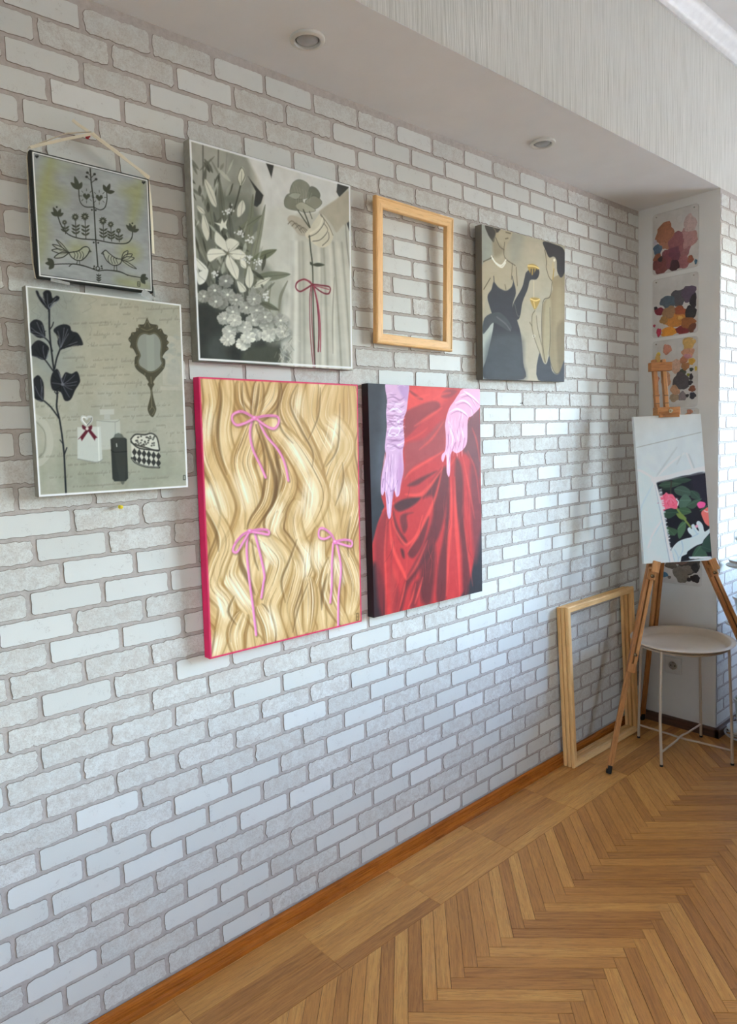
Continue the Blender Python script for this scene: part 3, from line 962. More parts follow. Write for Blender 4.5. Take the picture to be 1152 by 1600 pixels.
# --------------------------------------------- dark flowers, hand mirror and bottles on a page of handwriting
def art_mirror():
    A = Art(270, 340, [(77, 65), (1010, 173), (1052, 1275), (157, 1329)], (158, 156, 139))
    A.ell((230, 330), 190, 330, (138, 144, 138), .75, soft=26)
    A.ell((620, 420), 260, 320, (166, 161, 141), .6, soft=30)
    A.ell((560, 1180), 520, 150, (147, 149, 130), .7, soft=25)
    A.fill([(770, 150), (880, 160), (890, 560), (760, 560)], (150, 150, 134), .5, soft=4, sm=False)
    A.fill([(890, 360), (1010, 370), (1022, 670), (900, 660)], (172, 170, 155), .55, sm=False)
    A.fill([(885, 665), (1025, 668), (1026, 690), (885, 688)], (176, 174, 160), .5, sm=False)
    A.fill([(940, 520), (990, 500), (1005, 640), (930, 645)], (160, 160, 148), .6)
    r = np.random.default_rng(4)
    for _ in range(16):
        A.ell((960 + r.normal(0, 22), 450 + r.normal(0, 40)), 14, 12, (150, 152, 142), .5)
    for x, w in ((190, 70), (330, 60), (500, 90), (690, 60)):
        A.fill([(x, 690), (x + w, 690), (x + w + 12, 1290), (x + 8, 1290)], (164, 164, 150), .35, soft=4, sm=False)
    A.mottle(9, (7, 6), 3); A.mottle(4, (60, 40), 8)
    # pale oval frame, lower left
    A.stroke([(135, 850), (190, 890), (222, 980), (215, 1060), (170, 1120), (130, 1130)], 34, (172, 172, 157), .8)
    A.stroke([(140, 880), (185, 930), (195, 990), (185, 1060), (150, 1095)], 6, (132, 132, 118), .7)
    # illegible pencil handwriting
    ink = (112, 110, 95)
    for (x0, y0, n, sz) in ((530, 180, 5, 15), (640, 195, 4, 15), (800, 205, 7, 16), (660, 235, 2, 13), (720, 260, 3, 15), (880, 268, 6, 16), (300, 295, 9, 15), (515, 300, 5, 16),
                            (460, 360, 5, 17), (450, 425, 7, 15), (300, 500, 5, 16), (480, 512, 4, 15), (650, 518, 4, 14), (760, 520, 6, 13), (380, 555, 4, 14), (540, 558, 4, 14),
                            (390, 605, 4, 15), (520, 605, 6, 14), (405, 660, 3, 17), (540, 655, 7, 18), (760, 660, 2, 14), (390, 712, 3, 15), (510, 712, 4, 15), (690, 712, 7, 15),
                            (140, 790, 4, 16), (470, 790, 6, 13), (650, 795, 10, 14), (160, 860, 9, 13), (860, 850, 7, 17), (660, 850, 7, 12), (330, 870, 2, 12), (740, 885, 4, 12), (860, 905, 3, 12),
                            (320, 935, 3, 12), (680, 945, 7, 14), (920, 950, 5, 16), (320, 975, 3, 13), (930, 1010, 6, 13), (450, 1030, 4, 14), (880, 1065, 6, 13), (160, 1090, 12, 16),
                            (330, 1140, 4, 14), (450, 1130, 5, 12), (220, 1215, 4, 14), (390, 1195, 10, 13), (690, 1185, 3, 12), (760, 1225, 6, 15), (360, 1270, 12, 12)):
        pts = []; xx = x0
        for j in range(n * 3):
            tall = r.random() < .16
            h_ = sz * (r.uniform(.9, 1.5) if tall else r.uniform(.25, .55))
            dn = tall and r.random() < .4
            pts += [(xx, y0 - j * .5), (xx + sz * .25, y0 - j * .5 - (0 if dn else h_)), (xx + sz * .12, y0 - j * .5 + (h_ if dn else sz * .12))]
            xx += sz * r.uniform(.45, .75)
            if r.random() < .14:
                A.stroke(pts, 2.4, ink, .6); pts = []; xx += sz * .7
        if len(pts) < 2: continue
        A.stroke(pts, 2.4, ink, .6)
    for _ in range(26):
        x, y = r.uniform(110, 470), r.uniform(90, 420)
        A.stroke([(x, y), (x + r.normal(0, 22), y + 22), (x + r.normal(0, 26), y + 50)], 2.2, (108, 112, 106), .4)
    # flower branch
    K = (36, 39, 45)
    S = lambda p, w: A.stroke(p, w, K)
    S([(318, 1322), (310, 1150), (305, 1060), (295, 970), (278, 860), (262, 790), (265, 700), (245, 565), (228, 430), (219, 330), (218, 205)], 9)
    S([(276, 858), (228, 792), (188, 755)], 8); S([(241, 575), (208, 528), (190, 505)], 7); S([(236, 455), (216, 402), (188, 374)], 7); S([(250, 560), (262, 500), (284, 440)], 8)
    S([(222, 325), (236, 305), (243, 283)], 5); S([(298, 1010), (282, 988)], 4); S([(308, 1075), (322, 1035)], 6); S([(250, 700), (262, 712), (272, 705)], 5)
    blooms = [[(137, 100), (150, 97), (165, 128), (195, 160), (180, 112), (200, 92), (226, 100), (238, 138), (262, 124), (279, 134), (270, 155), (242, 166), (216, 208), (188, 186), (158, 148)],
              [(96, 300), (130, 268), (172, 280), (190, 330), (192, 372), (150, 375), (112, 348), (86, 340)],
              [(243, 335), (265, 308), (305, 295), (340, 305), (352, 335), (388, 348), (414, 392), (416, 420), (370, 420), (320, 436), (285, 442), (266, 402), (274, 372)],
              [(88, 472), (112, 425), (145, 393), (180, 400), (216, 435), (206, 480), (192, 506), (140, 492)],
              [(225, 640), (235, 590), (262, 562), (280, 585), (291, 620), (315, 583), (350, 592), (384, 578), (402, 628), (394, 655), (372, 690), (346, 745), (310, 752), (286, 702), (240, 690)],
              [(95, 690), (112, 640), (150, 600), (181, 640), (186, 700), (180, 756), (140, 746), (105, 715)]]
    cen = [(216, 205), (190, 372), (285, 440), (192, 505), (297, 655), (182, 755)]
    for b, c in zip(blooms, cen):
        A.fill(b, (40, 42, 47))
        for e in b[::1]:
            m = (c[0] + (e[0] - c[0]) * .82 + r.normal(0, 4), c[1] + (e[1] - c[1]) * .82 + r.normal(0, 4))
            A.stroke([c, ((c[0] + m[0]) / 2 + r.normal(0, 5), (c[1] + m[1]) / 2 + r.normal(0, 5)), m], 3, (118, 122, 132) if r.random() < .6 else (20, 21, 25), .85)
    A.ell((297, 655), 9, 9, (112, 115, 122))
    # hand mirror
    Br, Bl, Bd = (84, 80, 60), (124, 119, 92), (52, 50, 38)
    outer = [(805, 258), (822, 290), (866, 300), (868, 325), (890, 322), (905, 350), (926, 362), (922, 385), (934, 402), (922, 420), (932, 440), (912, 460), (896, 490), (912, 510), (906, 555), (870, 598), (842, 622),
             (812, 622), (790, 600), (750, 570), (732, 540), (734, 495), (742, 480), (722, 440), (704, 432), (708, 408), (694, 384), (708, 362), (714, 345), (738, 340), (742, 318), (758, 318), (755, 298), (788, 294)]
    A.fill(outer, Br)
    A.stroke(outer + [outer[0]], 4, Bd, .8)
    inner = [(745, 405), (760, 365), (790, 350), (820, 357), (852, 350), (880, 380), (888, 420), (884, 470), (886, 505), (893, 530), (868, 560), (840, 575), (815, 576), (790, 562), (760, 540), (755, 510), (766, 480), (750, 440)]
    A.stroke(inner + [inner[0]], 14, Bl, .9)
    A.stroke(inner + [inner[0]], 5, Bd, .9)
    A.fill(inner, (139, 142, 131))
    A.fill([(800, 360), (846, 356), (850, 572), (806, 574)], (150, 153, 142), .6, sm=False)
    for p in outer[::2]:
        A.stroke([p, (p[0] * .93 + 822 * .07, p[1] * .93 + 460 * .07)], 7, Bl, .7)
    A.stroke([(790, 305), (805, 275), (822, 308)], 5, Bl, .9); A.stroke([(770, 318), (805, 330), (840, 318)], 5, Bl, .8)
    A.fill([(800, 615), (828, 600), (856, 612), (842, 640), (848, 655), (836, 680), (840, 720), (852, 770), (860, 805), (850, 835), (838, 852), (820, 838), (808, 805), (814, 770), (826, 720), (822, 680), (808, 655), (814, 640)], Br)
    A.stroke([(830, 690), (832, 790)], 6, Bl, .8); A.stroke([(820, 810), (836, 790), (850, 812), (836, 838)], 4, Bl, .9); A.stroke([(828, 610), (830, 650)], 6, Bl, .8)
    # bottles
    A.fill([(520, 805), (606, 803), (606, 835), (520, 838)], (176, 178, 168), .85, sm=False)
    A.fill([(546, 836), (580, 836), (582, 866), (546, 866)], (168, 170, 160), .9, sm=False)
    A.fill([(500, 872), (640, 866), (648, 1040), (505, 1050)], (176, 179, 169), .75, sm=False)
    A.stroke([(500, 872), (610, 880), (640, 866)], 4, (140, 142, 132)); A.stroke([(612, 880), (614, 1040)], 4, (148, 150, 140))
    A.fill([(386, 912), (524, 908), (536, 1108), (500, 1122), (386, 1100)], (182, 186, 178), .9, sm=False)
    A.stroke([(510, 915), (516, 1112)], 5, (204, 206, 198)); A.stroke([(388, 1102), (500, 1122), (536, 1106)], 5, (140, 142, 134))
    A.stroke([(440, 902), (412, 870), (416, 848), (436, 852), (441, 862), (450, 850), (470, 852), (468, 876), (440, 902)], 13, (178, 180, 174))
    A.stroke([(440, 898), (416, 868), (420, 852), (436, 856)], 4, (222, 222, 218)); A.stroke([(470, 856), (466, 876), (444, 900)], 4, (96, 96, 92))
    W = (104, 26, 42)
    A.fill([(416, 898), (444, 912), (472, 900), (470, 926), (446, 930), (418, 922)], W); A.fill([(438, 926), (456, 930), (412, 994), (404, 975), (390, 985)], W, sm=False)
    A.fill([(446, 930), (462, 924), (506, 975), (494, 978), (490, 992)], W, sm=False); A.ell((444, 920), 9, 10, (196, 190, 180))
    A.fill([(584, 984), (600, 975), (672, 976), (682, 984), (690, 1220), (676, 1236), (608, 1238), (596, 1222)], (58, 62, 56), sm=False)
    A.fill([(600, 978), (668, 978), (672, 1225), (640, 1230)], (68, 72, 65), .6); A.stroke([(588, 1050), (610, 1062), (682, 1058)], 4, (38, 40, 36)); A.stroke([(620, 1012), (622, 1028)], 6, (170, 172, 166))
    # heart box
    A.fill([(708, 1010), (780, 1040), (880, 1050), (878, 1155), (800, 1150), (735, 1125), (712, 1095)], (186, 184, 170), sm=False)
    for i in range(6):
        for j in range(2):
            cx = 728 + i * 29; cy = 1062 + j * 42 + i * 5
            A.fill([(cx, cy - 24), (cx + 15, cy), (cx, cy + 24), (cx - 15, cy)], (62, 62, 57), sm=False)
    A.stroke([(712, 1098), (740, 1128), (800, 1150), (878, 1155)], 12, (66, 66, 60)); A.stroke([(716, 1104), (744, 1130), (800, 1149), (874, 1153)], 3, (176, 174, 160))
    lid = [(706, 985), (735, 956), (790, 958), (830, 950), (862, 972), (876, 1028), (872, 1056), (800, 1036), (722, 1012)]
    A.fill(lid, (190, 188, 174)); A.stroke(lid + [lid[0]], 9, (74, 73, 66)); A.stroke([(708, 1000), (760, 1040), (874, 1052)], 8, (60, 60, 54))
    for _ in range(34):
        A.ell((r.uniform(735, 850), r.uniform(966, 1026)), 6, 5, (84, 83, 74), .9)
    A.stroke([(80, 66), (1006, 175), (1047, 1270), (160, 1322), (80, 66)], 12, (222, 223, 219), .95, sm=False)
    A.stroke([(1024, 1204), (1036, 1204), (1036, 1230), (1024, 1230), (1024, 1204)], 4, (60, 60, 55), sm=False)
    return A

# --------------------------------------------- grey bouquet, white dress, burgundy ribbon
def art_flowers():
    A = Art(310, 318, [(100, 97), (1029, 372), (1052, 1438), (141, 1393)], (176, 174, 161))
    r = np.random.default_rng(9)
    # left background
    A.fill([(90, 80), (430, 190), (480, 480), (500, 700), (620, 900), (680, 1000), (640, 1150), (650, 1420), (130, 1400)], (140, 141, 129), soft=7)
    A.fill([(100, 90), (300, 150), (330, 330), (230, 420), (110, 420)], (156, 155, 144), .8, soft=8)
    A.fill([(250, 420), (470, 460), (520, 640), (450, 880), (250, 900), (150, 700)], (112, 114, 102), .9, soft=9)
    A.fill([(150, 900), (330, 900), (420, 1050), (560, 1290), (640, 1300), (640, 1400), (140, 1392)], (56, 60, 54), soft=6)
    A.fill([(210, 1260), (290, 1230), (320, 1380), (200, 1380)], (82, 88, 84), .7, soft=8); A.fill([(430, 1320), (610, 1300), (620, 1400), (420, 1395)], (84, 87, 72), .8, soft=5)
    # bodice and skirt
    A.fill([(430, 185), (545, 225), (575, 330), (600, 260), (955, 350), (965, 440), (860, 520), (700, 540), (640, 640), (560, 700), (500, 700), (530, 420)], (192, 192, 186), soft=3)
    A.fill([(560, 520), (700, 520), (720, 900), (690, 1000), (600, 880), (500, 720)], (182, 182, 172), .9, soft=6)
    for x0, x1, w, c, al in ((725, 715, 26, (198, 197, 187), .8), (760, 770, 18, (150, 148, 134), .7), (700, 690, 20, (160, 159, 148), .6), (850, 880, 24, (190, 187, 174), .8), (880, 905, 14, (142, 138, 122), .8), (915, 950, 22, (192, 189, 176), .7),
                             (935, 985, 12, (138, 134, 118), .8), (960, 1025, 24, (188, 185, 172), .7), (985, 1040, 10, (134, 130, 114), .7), (790, 800, 16, (186, 184, 172), .6), (740, 745, 12, (146, 144, 130), .6), (660, 640, 30, (186, 186, 176), .6), (870, 860, 10, (150, 147, 132), .6)):
        A.stroke([(x0 - 4, 700), (x0 + (x1 - x0) * .5, 1050), (x1, 1430)], w, c, al, soft=2.5)
    for (a, b, cc) in (((1000, 560), (1038, 900), (118, 116, 104)), ((940, 900), (935, 1340), (132, 128, 112)), ((975, 480), (1000, 600), (130, 124, 106))):
        A.stroke([a, ((a[0] + b[0]) / 2 - 6, (a[1] + b[1]) / 2), b], 9, cc, .8, taper=.7, soft=1.5)
    A.fill([(690, 640), (720, 660), (700, 880), (685, 1200), (660, 1380), (640, 1200), (680, 900)], (196, 196, 188), .5, soft=5)
    for p in ([(535, 218), (592, 240), (576, 326)], [(955, 350), (1027, 375), (966, 440), (948, 410)], [(440, 315), (475, 360), (530, 425), (516, 470), (492, 492), (474, 482), (486, 402)], [(1004, 575), (1030, 545), (1032, 660)]):
        A.fill(p, (64, 65, 60), sm=False)
    A.fill([(600, 900), (690, 890), (640, 960), (610, 1100), (590, 1250), (560, 1100), (560, 950)], (166, 166, 152), .8, soft=4)
    A.stroke([(670, 920), (630, 1010), (620, 1100)], 18, (120, 120, 102), .8, taper=.7); A.stroke([(575, 930), (560, 1050), (570, 1100)], 12, (120, 122, 102), .8, taper=.7)
    # arm and hands
    A.fill([(850, 520), (950, 450), (1022, 408), (1030, 560), (985, 600), (950, 640), (925, 600), (880, 545)], (164, 157, 138), soft=1.5)
    A.fill([(668, 565), (690, 540), (750, 560), (800, 600), (785, 652), (740, 655), (700, 610)], (168, 160, 142))
    for k in range(4): A.stroke([(672 + k * 22, 590 + k * 12), (700 + k * 20, 575 + k * 12), (750 + k * 14, 640)], 5, (104, 96, 80), .8)
    A.fill([(855, 535), (885, 558), (912, 605), (932, 655), (915, 705), (872, 727), (830, 712), (806, 690), (778, 668), (772, 645), (800, 610), (825, 570)], (190, 184, 164))
    for p in ([(858, 540), (880, 580), (840, 640), (790, 665)], [(880, 590), (900, 630), (860, 680), (815, 690)], [(905, 640), (905, 680), (870, 715)], [(930, 655), (905, 600), (860, 535)]): A.stroke(p, 5, (104, 98, 82), .85)
    A.stroke([(870, 560), (850, 610), (800, 645)], 10, (204, 199, 182), .7)
    # carnation
    for poly, c in (([(650, 455), (672, 420), (730, 420), (760, 470), (740, 510), (690, 508), (655, 490)], (118, 118, 102)), ([(682, 400), (700, 355), (740, 338), (790, 368), (800, 430), (740, 450), (690, 430)], (128, 129, 114)),
                    ([(785, 430), (800, 380), (835, 390), (856, 430), (830, 470), (790, 460)], (110, 111, 96)), ([(770, 460), (820, 430), (866, 465), (840, 500), (790, 510)], (134, 134, 117)),
                    ([(715, 480), (750, 465), (800, 490), (830, 515), (770, 525), (725, 505)], (160, 158, 140)), ([(670, 430), (700, 412), (745, 420), (720, 450)], (148, 148, 132))):
        A.fill(poly, c); A.stroke(poly + [poly[0]], 3, (84, 85, 72), .7)
    for k in range(7): A.stroke([(700 + k * 18, 370 + k * 8), (715 + k * 15, 420), (720 + k * 12, 470)], 4, (150, 150, 134), .6)
    G = (72, 75, 58)
    A.stroke([(730, 515), (760, 560), (795, 610)], 7, G); A.stroke([(760, 510), (780, 560), (798, 610)], 8, G); A.stroke([(795, 520), (810, 560)], 5, G)
    A.stroke([(795, 660), (803, 740), (815, 850), (820, 1100), (832, 1420)], 9, G); A.leaf((812, 825), (884, 826), 20, G); A.leaf((812, 830), (800, 808), 12, G)
    # bouquet stems and leaves
    for (a, b, w, c) in (((300, 900), (180, 330), 26, (118, 120, 104)), ((330, 880), (270, 300), 30, (104, 106, 90)), ((350, 860), (330, 520), 34, (96, 99, 86)), ((420, 900), (470, 420), 30, (120, 122, 102)), ((440, 950), (540, 480), 26, (128, 130, 110)),
                         ((250, 900), (130, 560), 28, (112, 114, 100)), ((200, 880), (110, 640), 30, (128, 130, 116)), ((460, 800), (606, 738), 34, (104, 108, 82)), ((470, 900), (686, 880), 36, (112, 116, 96)), ((470, 960), (570, 900), 26, (188, 188, 172)),
                         ((300, 820), (240, 520), 22, (92, 95, 84)), ((240, 1000), (150, 740), 30, (98, 101, 90)), ((430, 1060), (440, 850), 28, (84, 87, 76)), ((500, 1040), (620, 1090), 24, (98, 101, 82)), ((330, 940), (420, 640), 30, (106, 109, 92)), ((370, 640), (520, 540), 30, (116, 119, 98))):
        A.leaf(a, b, w * 1.4, c, .9); A.stroke([a, b], 3, tuple(x * .7 for x in c), .6)
    for _ in range(150):
        x, y = r.uniform(110, 560), r.uniform(250, 1100)
        if x > 330 + (y - 300) * .45: continue
        L_ = r.uniform(40, 130); an = r.normal(-1.65, .45)
        g_ = r.choice([62, 78, 96, 120, 150, 176]); A.leaf((x, y), (x + L_ * math.cos(an), y + L_ * math.sin(an)), r.uniform(8, 24), (g_, g_ + 2, g_ - 12), .7)
    A.stroke([(180, 130), (180, 330)], 8, (92, 93, 84), .8); A.stroke([(270, 160), (268, 260)], 7, (96, 97, 88), .8); A.stroke([(320, 180), (310, 300)], 5, (130, 130, 120), .7)
    A.stroke([(398, 365), (382, 430), (362, 500)], 8, (78, 80, 68)); A.leaf((398, 368), (408, 262), 46, (188, 187, 172)); A.stroke([(392, 360), (380, 320), (404, 266), (424, 310), (402, 362)], 4, (100, 100, 86)); A.stroke([(402, 360), (404, 290)], 3, (120, 120, 104))
    for p in ([(188, 330), (222, 365), (248, 420), (258, 488), (228, 470), (200, 400)], [(178, 530), (205, 580), (215, 640), (200, 685), (170, 610)], [(410, 452), (425, 500), (400, 540), (378, 545), (380, 490)], [(140, 480), (175, 500), (190, 530), (160, 520)],
              [(445, 830), (470, 885), (468, 930), (448, 962), (424, 930), (430, 880)], [(378, 918), (420, 950), (428, 978), (395, 985), (380, 950)], [(480, 945), (530, 915), (575, 900), (530, 935)], [(520, 970), (495, 1010), (500, 1000)]):
        A.fill(p, (190, 189, 175)); A.stroke([p[0], p[len(p) // 2]], 3, (128, 128, 112), .8)
    A.fill([(245, 580), (280, 585), (290, 558), (300, 582), (320, 560), (312, 595), (320, 620), (295, 610), (280, 632), (275, 600)], (196, 196, 184), sm=False)
    Lp = (200, 199, 186)
    for p in ([(250, 630), (278, 650), (318, 702), (325, 750), (280, 726), (246, 690)], [(310, 690), (338, 670), (388, 695), (372, 728), (330, 750)], [(330, 752), (388, 735), (426, 768), (398, 795), (350, 788)],
              [(322, 765), (352, 795), (386, 850), (376, 912), (340, 878), (308, 815)], [(312, 765), (262, 782), (216, 808), (199, 765), (222, 732), (280, 735)], [(395, 785), (426, 808), (428, 846), (398, 832)]):
        A.fill(p, Lp); A.stroke(p + [p[0]], 2.5, (138, 137, 120), .7); A.stroke([(322, 757), p[len(p) // 2]], 3, (146, 145, 128), .7)
    for a in (.3, 1.2, 2.4, 3.6, 5): A.stroke([(322, 757), (322 + 26 * math.cos(a), 757 + 26 * math.sin(a))], 3, (118, 112, 86), .8)
    for p in ([(125, 780), (190, 830), (200, 860), (150, 850)], [(140, 880), (205, 850), (190, 920), (150, 940)], [(118, 800), (140, 830), (150, 880), (130, 900)]): A.fill(p, (200, 200, 190)); A.stroke([p[0], p[2]], 3, (120, 120, 108), .7)
    for c in ((320, 515), (245, 878), (455, 680), (400, 645), (500, 810), (545, 1005), (435, 780)):
        for _ in range(16): A.ell((c[0] + r.normal(0, 14), c[1] + r.normal(0, 14)), 5, 5, (196, 197, 194), .9)
    cl = [(180, 1010), (245, 975), (320, 1000), (280, 1050), (370, 1030), (350, 1100), (300, 1140), (430, 1075), (490, 1090), (470, 1150), (385, 1185), (330, 1215), (320, 1265), (410, 1290), (480, 1235), (550, 1180), (595, 1235), (630, 1150), (560, 1240), (420, 1190),
          (360, 1150), (310, 920), (475, 1025), (640, 1215), (540, 1130), (250, 1040), (440, 1250)]
    for i, c in enumerate(cl):
        base = np.array((194, 194, 182)) * (0.66 + 0.34 * ((c[1] - 900) / 380)) * r.uniform(.92, 1.05)
        A.ell((c[0] + 6, c[1] + 14), 46, 38, (84, 87, 78), .55, soft=5)
        for a in np.linspace(0, 2 * np.pi, 6)[:-1] + r.uniform(0, 1):
            A.ell((c[0] + 22 * math.cos(a), c[1] + 19 * math.sin(a)), 24, 20, base * r.uniform(.9, 1.08), .95)
        for a in np.linspace(0, 2 * np.pi, 15)[:-1]:
            A.leaf((c[0] + 16 * math.cos(a), c[1] + 14 * math.sin(a)), (c[0] + r.uniform(40, 52) * math.cos(a), c[1] + r.uniform(34, 44) * math.sin(a)), 12, base * r.uniform(.85, 1.08), .9)
        for a in np.linspace(0, 2 * np.pi, 10)[:-1]:
            A.stroke([c, (c[0] + 34 * math.cos(a), c[1] + 30 * math.sin(a))], 2.5, base * .82, .5)
        A.ell(c, 8, 7, (206, 206, 196))
    for _ in range(40):
        A.stroke([(x := r.uniform(600, 700), y := r.uniform(1150, 1400)), (x + r.normal(0, 20), y + 30)], 4, (188, 188, 174) if r.random() < .5 else (120, 122, 104), .6)
    # ribbon
    B = (122, 32, 48)
    A.stroke([(812, 940), (772, 910), (728, 925), (718, 958), (742, 980), (780, 962), (812, 940)], 8, B); A.stroke([(770, 912), (800, 922), (812, 940)], 6, (150, 60, 76))
    A.stroke([(812, 938), (860, 944), (914, 955), (908, 992), (870, 985), (815, 944)], 8, B); A.stroke([(818, 946), (860, 955), (908, 968)], 5, (150, 60, 76))
    for p in ([(806, 945), (798, 1040), (804, 1240), (822, 1425)], [(812, 945), (808, 1060), (818, 1250), (830, 1425)]): A.stroke(p, 5, B)
    A.stroke([(820, 945), (842, 1050), (853, 1200), (850, 1330)], 9, B); A.stroke([(822, 950), (848, 1060), (862, 1200), (862, 1330)], 7, (160, 64, 82))
    A.mottle(7, (22, 22), 12, octv=3)
    A.stroke([(106, 106), (1022, 378), (1044, 1425), (150, 1382), (106, 106)], 10, (232, 232, 228), sm=False)
    A.stroke([(98, 94), (1030, 371)], 5, (60, 60, 56), .8, sm=False)
    return A
# --------------------------------------------- wavy blond hair with three pink bows
def art_hair():
    A = Art(320, 430, [(77, 63), (890, 103), (923, 1333), (123, 1537)], (200, 166, 108))
    ny, nx = A.ny, A.nx
    X = A.XX / nx * 830.0; Y = A.YY / ny * 1330.0
    def disp(x, y):
        return (36 * np.sin(2 * np.pi * y / 500 + x / 330 + 0.9 * np.sin(x / 260 + 1) + 0.4) * (0.35 + 0.65 * np.clip(y / 350, 0, 1))
                + 16 * np.sin(2 * np.pi * y / 830 + x / 190 + 2.0))
    D = disp(X, Y)
    s = X + D
    r = np.random.default_rng(21)
    def n1(v, cell, seed):
        g = np.random.default_rng(seed).random(4000)
        k = v / cell + 900; i = np.floor(k).astype(int); f = k - i; f = f * f * (3 - 2 * f)
        return g[i % 4000] * (1 - f) + g[(i + 1) % 4000] * f
    wob = (vnoise((ny, nx), (5, 4), 5, 2) - .5) * 50
    def lock(cell, seed):
        k = (s + wob) / cell + 400; f = k - np.floor(k)
        rnd = np.random.default_rng(seed).random(2000)[np.floor(k).astype(int) % 2000]
        return np.sin(np.pi * np.clip(f, 0, 1)) ** 0.7, rnd
    p1, r1 = lock(128, 1); p2, r2 = lock(46, 2)
    fine = n1(s + wob * .7, 9, 3); hairs = n1(s + wob * .5, 3.6, 4)
    slope = np.gradient(D, axis=0) / (1330.0 / ny)
    shine = np.exp(-((slope - 0.1) / 0.24) ** 2) * (0.3 + 0.7 * vnoise((ny, nx), (6, 7), 11, 2))
    v = 0.10 + 0.13 * r1 + 0.20 * p1 + 0.09 * r2 + 0.09 * p2 + 0.09 * fine + 0.07 * hairs + 0.34 * shine * (0.4 + 0.6 * p1)
    v = v + 0.10 * (vnoise((ny, nx), (5, 4), 31, 2) - .5)
    cols = np.array([(126, 84, 40), (172, 126, 66), (202, 158, 96), (221, 185, 127), (236, 209, 160), (246, 232, 204)], float)
    pos = np.array([0.12, 0.30, 0.46, 0.62, 0.80, 0.98])
    A.a = np.stack([np.interp(v, pos, cols[:, c]) for c in range(3)], -1)
    # locks: dark gaps and light edges along the flow, in canvas coordinates
    Hi = np.linalg.inv(A.Hm)
    def flow(s0, y0, y1, bend=0.0):
        ys = np.linspace(y0, y1, 14); pts = []
        for y in ys:
            x = s0
            for _ in range(6):
                x = s0 - float(disp(np.array(x), np.array(y)))
            x += bend * math.sin((y - y0) / (y1 - y0) * math.pi)
            w = Hi @ np.array([x / 830.0, y / 1330.0, 1.0])
            pts.append((w[0] / w[2], w[1] / w[2]))
        return pts
    def lock_of_hair(path, w, tone=0.0):
        g = catmull(np.array(path, float), False, 6)
        tg = np.gradient(g, axis=0); nr = np.c_[-tg[:, 1], tg[:, 0]] / (np.linalg.norm(tg, axis=1)[:, None] + 1e-9)
        n = max(7, int(w / 8)); L_ = np.linspace(0, 1, len(g))
        fan = 0.55 + 0.45 * np.sin(np.pi * np.clip(L_ * 1.05, 0, 1)) ** 0.6
        for j in range(n):
            o = (j / (n - 1) - 0.5)
            k = 0.34 + 0.34 * math.cos(o * 2.6) + tone + r.normal(0, .07) - (0.20 if j in (0, n - 1) else 0)
            col = [float(np.interp(k, pos, cols[:, q])) for q in range(3)]
            p = g + nr * (o * w * fan)[:, None]
            A.stroke(p, w / n * 1.7, col, .62, taper=.55, soft=1.3, sm=False)
        tp = np.sign(np.gradient(nr[:, 0]))
        for _ in range(int(w / 6)):                               # glossy and dark hairs along the lock
            o = r.uniform(-.42, .42); i0 = r.integers(0, max(1, len(g) - 14)); i1 = min(len(g), i0 + r.integers(8, 16))
            p = (g + nr * (o * w * fan)[:, None])[i0:i1]
            A.stroke(p, r.uniform(2, 6), (248, 236, 206) if r.random() < .65 else (152, 106, 54), r.uniform(.35, .75), taper=1.0, soft=.9, sm=False)
    for path, w, tn in (([(120, 60), (140, 200), (118, 350), (130, 480), (190, 620), (230, 760), (200, 900), (150, 1020), (130, 1150)], 104, .06), ([(850, 110), (860, 280), (830, 420), (850, 560), (880, 680), (860, 800), (835, 920), (870, 1040)], 100, -.02),
                        ([(220, 75), (215, 200), (190, 330), (215, 460), (280, 600), (320, 720), (290, 850), (230, 950), (190, 1060), (230, 1180), (300, 1300), (330, 1470)], 112, .08), ([(660, 95), (640, 250), (690, 380), (735, 480), (690, 600), (700, 750), (725, 850)], 104, .05),
                        ([(760, 105), (725, 260), (790, 330), (825, 420), (770, 540), (745, 660), (765, 800), (785, 900)], 112, .1), ([(560, 95), (530, 220), (590, 340), (655, 480), (690, 600), (670, 720)], 92, .0), ([(470, 90), (455, 170), (400, 240), (366, 272)], 84, .02), ([(290, 85), (300, 180), (335, 235), (358, 272)], 70, .0), ([(385, 88), (378, 180), (362, 268)], 60, -.08),
                        ([(360, 290), (325, 400), (300, 500), (335, 620), (360, 740), (340, 850)], 120, .05), ([(385, 300), (432, 420), (445, 560), (425, 700), (362, 800), (336, 850)], 62, -.14), ([(470, 320), (560, 420), (645, 560), (690, 670), (660, 780), (600, 880)], 124, .12), ([(500, 480), (545, 600), (500, 720), (450, 820), (500, 930), (540, 1010)], 86, .06),
                        ([(590, 700), (560, 800), (585, 920), (640, 1010), (610, 1120), (572, 1250), (600, 1400)], 108, .1), ([(700, 840), (690, 980), (722, 1080), (690, 1200), (715, 1370)], 92, .04), ([(500, 760), (475, 850), (530, 940), (580, 1050), (560, 1160), (530, 1290), (560, 1420)], 88, .0),
                        ([(350, 870), (440, 930), (500, 1010), (472, 1130), (425, 1250), (470, 1380), (505, 1450)], 122, .12), ([(262, 960), (222, 1080), (270, 1180), (345, 1290), (425, 1420)], 96, .12), ([(130, 740), (205, 900), (160, 1050), (140, 1150), (212, 1250), (190, 1380), (150, 1530)], 104, .06),
                        ([(300, 1290), (262, 1400), (275, 1510)], 100, -.02), ([(800, 930), (850, 1030), (880, 1150), (860, 1290)], 100, .06), ([(770, 1000), (742, 1130), (778, 1250), (838, 1350)], 84, .02), ([(640, 1100), (650, 1230), (640, 1390)], 80, .04), ([(380, 1250), (430, 1360), (440, 1470)], 70, -.04)):
        lock_of_hair(path, w, tn)
